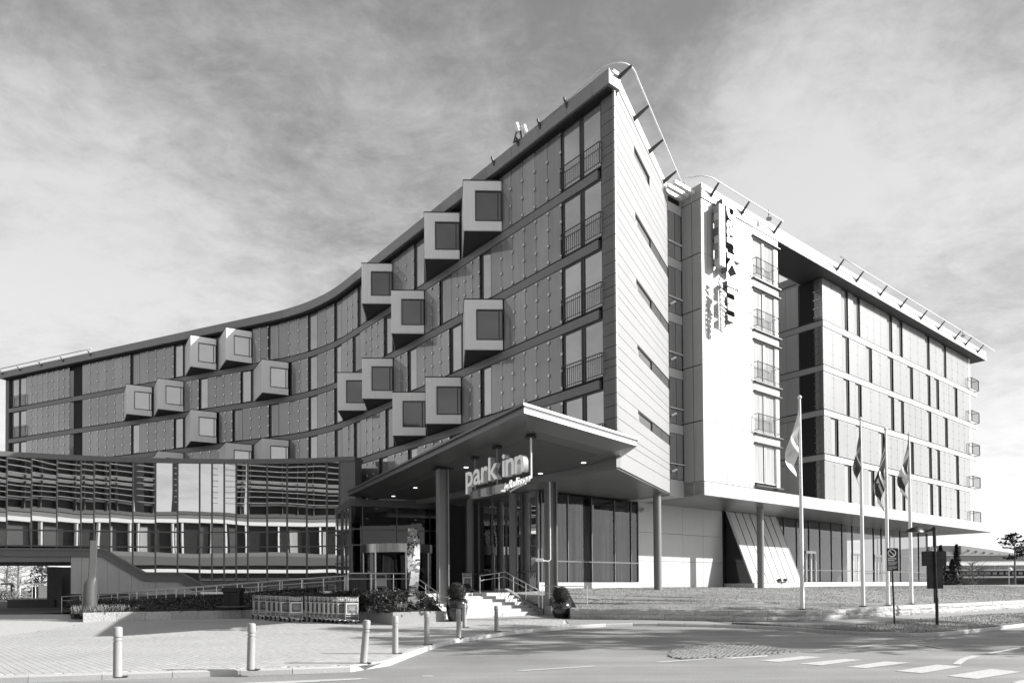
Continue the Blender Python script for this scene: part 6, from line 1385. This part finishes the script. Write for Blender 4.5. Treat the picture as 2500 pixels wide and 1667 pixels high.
for x in (33.5,47,78,86): mb=MB(); mb.box(tl(x,88),tl(x+(1.8 if x==47 else .7),88),88,88.1,.2,2.42); mb.build('post',M['white'],t)
t=thing('garden_screen','dark garden screen and planting beyond the passage','fence',(tl(15,86),86,.3)); mb=MB(); mb.box(tl(2,86),tl(33,86),86,86.3,2.35,2.6); mb.build('beam',M['concd'],t); mb=MB(); mb.box(tl(25.5,86),tl(33,86),86,86.2,.3,2.35); mb.build('panel',M['dark'],t)
pts=[]
for c in range(2600): pts.append((tl(8,84)+random.gauss(0,.9),84+random.gauss(0,.8),.4+abs(random.gauss(0,.65))))
t=thing('bush','pale leafless bush beyond the passage below the garden screen','bush',(tl(8,84),84,.3)); leaves('twigs',mat('dry_bush',.22,.8,var=.4),pts,.22,t)
mb=MB(); q0=aty(13,1470,55); q1=aty(40,1450,70); mb.prism([(tl(18,52),52),(tl(135,52.2),52.4),(tl(120,62),62),(tl(36,62),62)],.3,.95); o=mb.build('passage_kerb_bank',M['concd'],None,kind='structure')
# ================================================================== OFFICES ACROSS THE ROAD, seen in the mirrored glass
OA=np.array([-30.,-14.]); OD=np.array([.8988,-.4384]); ON=np.array([.4384,.8988])
OF=lambda t,o:(float(OA[0]+OD[0]*t+ON[0]*o),float(OA[1]+OD[1]*t+ON[1]*o))
OB=thing('office_block','dark louvred office block with white bands, mirrored in the panes of the glass link','building',(-30,-14,0))
def ob(t0,t1,o0,o1,z0,z1,name,m,par=OB,kind=None): mb=MB(); fbox(mb,OF,t0,t1,o0,o1,z0,z1); return mb.build(name,M[m],par,kind=kind)
segs=[(-72,-8.),(.4,46)]
ob(-72,46,-14,-.5,0,12.6,'wall','offd'); ob(-72,46,-.5,.15,11.2,11.75,'white_band','offw'); ob(-72,46,-.5,.05,11.75,12.3,'pale_band','greyB'); ob(-72,46,-.5,0,12.4,12.9,'grey_band','offg')
ob(-72,46,-.5,.2,5.1,6.4,'grey_band','offg'); ob(-72,46,-.5,.35,4.0,4.5,'white_band','offw'); ob(-72,46,-.5,.1,6.4,7.0,'pale_band','greyB')
for i in range(32):
    t=-71+i*3.7; ob(t,t+.22,-.5,.1,7.0,11.1,'white_pier','offw'); 
    if i%4==1: ob(t+.6,t+3.4,-.45,-.3,7.0,10.7,'blind','greyA')
    elif i%4==3: ob(t+.5,t+1.6,-.45,-.35,7.0,10.6,'curtain','greyC')
for a,b in segs:
    ob(a,b,-4,-.6,12.9,27,'wall','offd')
    mb=MB(); ms=MB()
    for k in range(16):
        z=14.3+k*.82; fbox(mb,OF,a-1.2,b+1.7,.15,.75,z,z+.055)
    t=a+1
    while t<b: fbox(ms,OF,t,t+.12,-.6,.15,12.9,27); t+=2.6
    mb.build('louvre',M['louv'],OB,kind='stuff'); ms.build('louvre_post',M['offg'],OB,kind='stuff')
    ob(a,b,-.6,-.1,17.3,17.75,'white_band','offw'); ob(a,b,-.6,-.1,16.55,16.85,'white_band','offw'); ob(a,b,-.6,-.2,14.0,14.25,'pale_band','greyC')
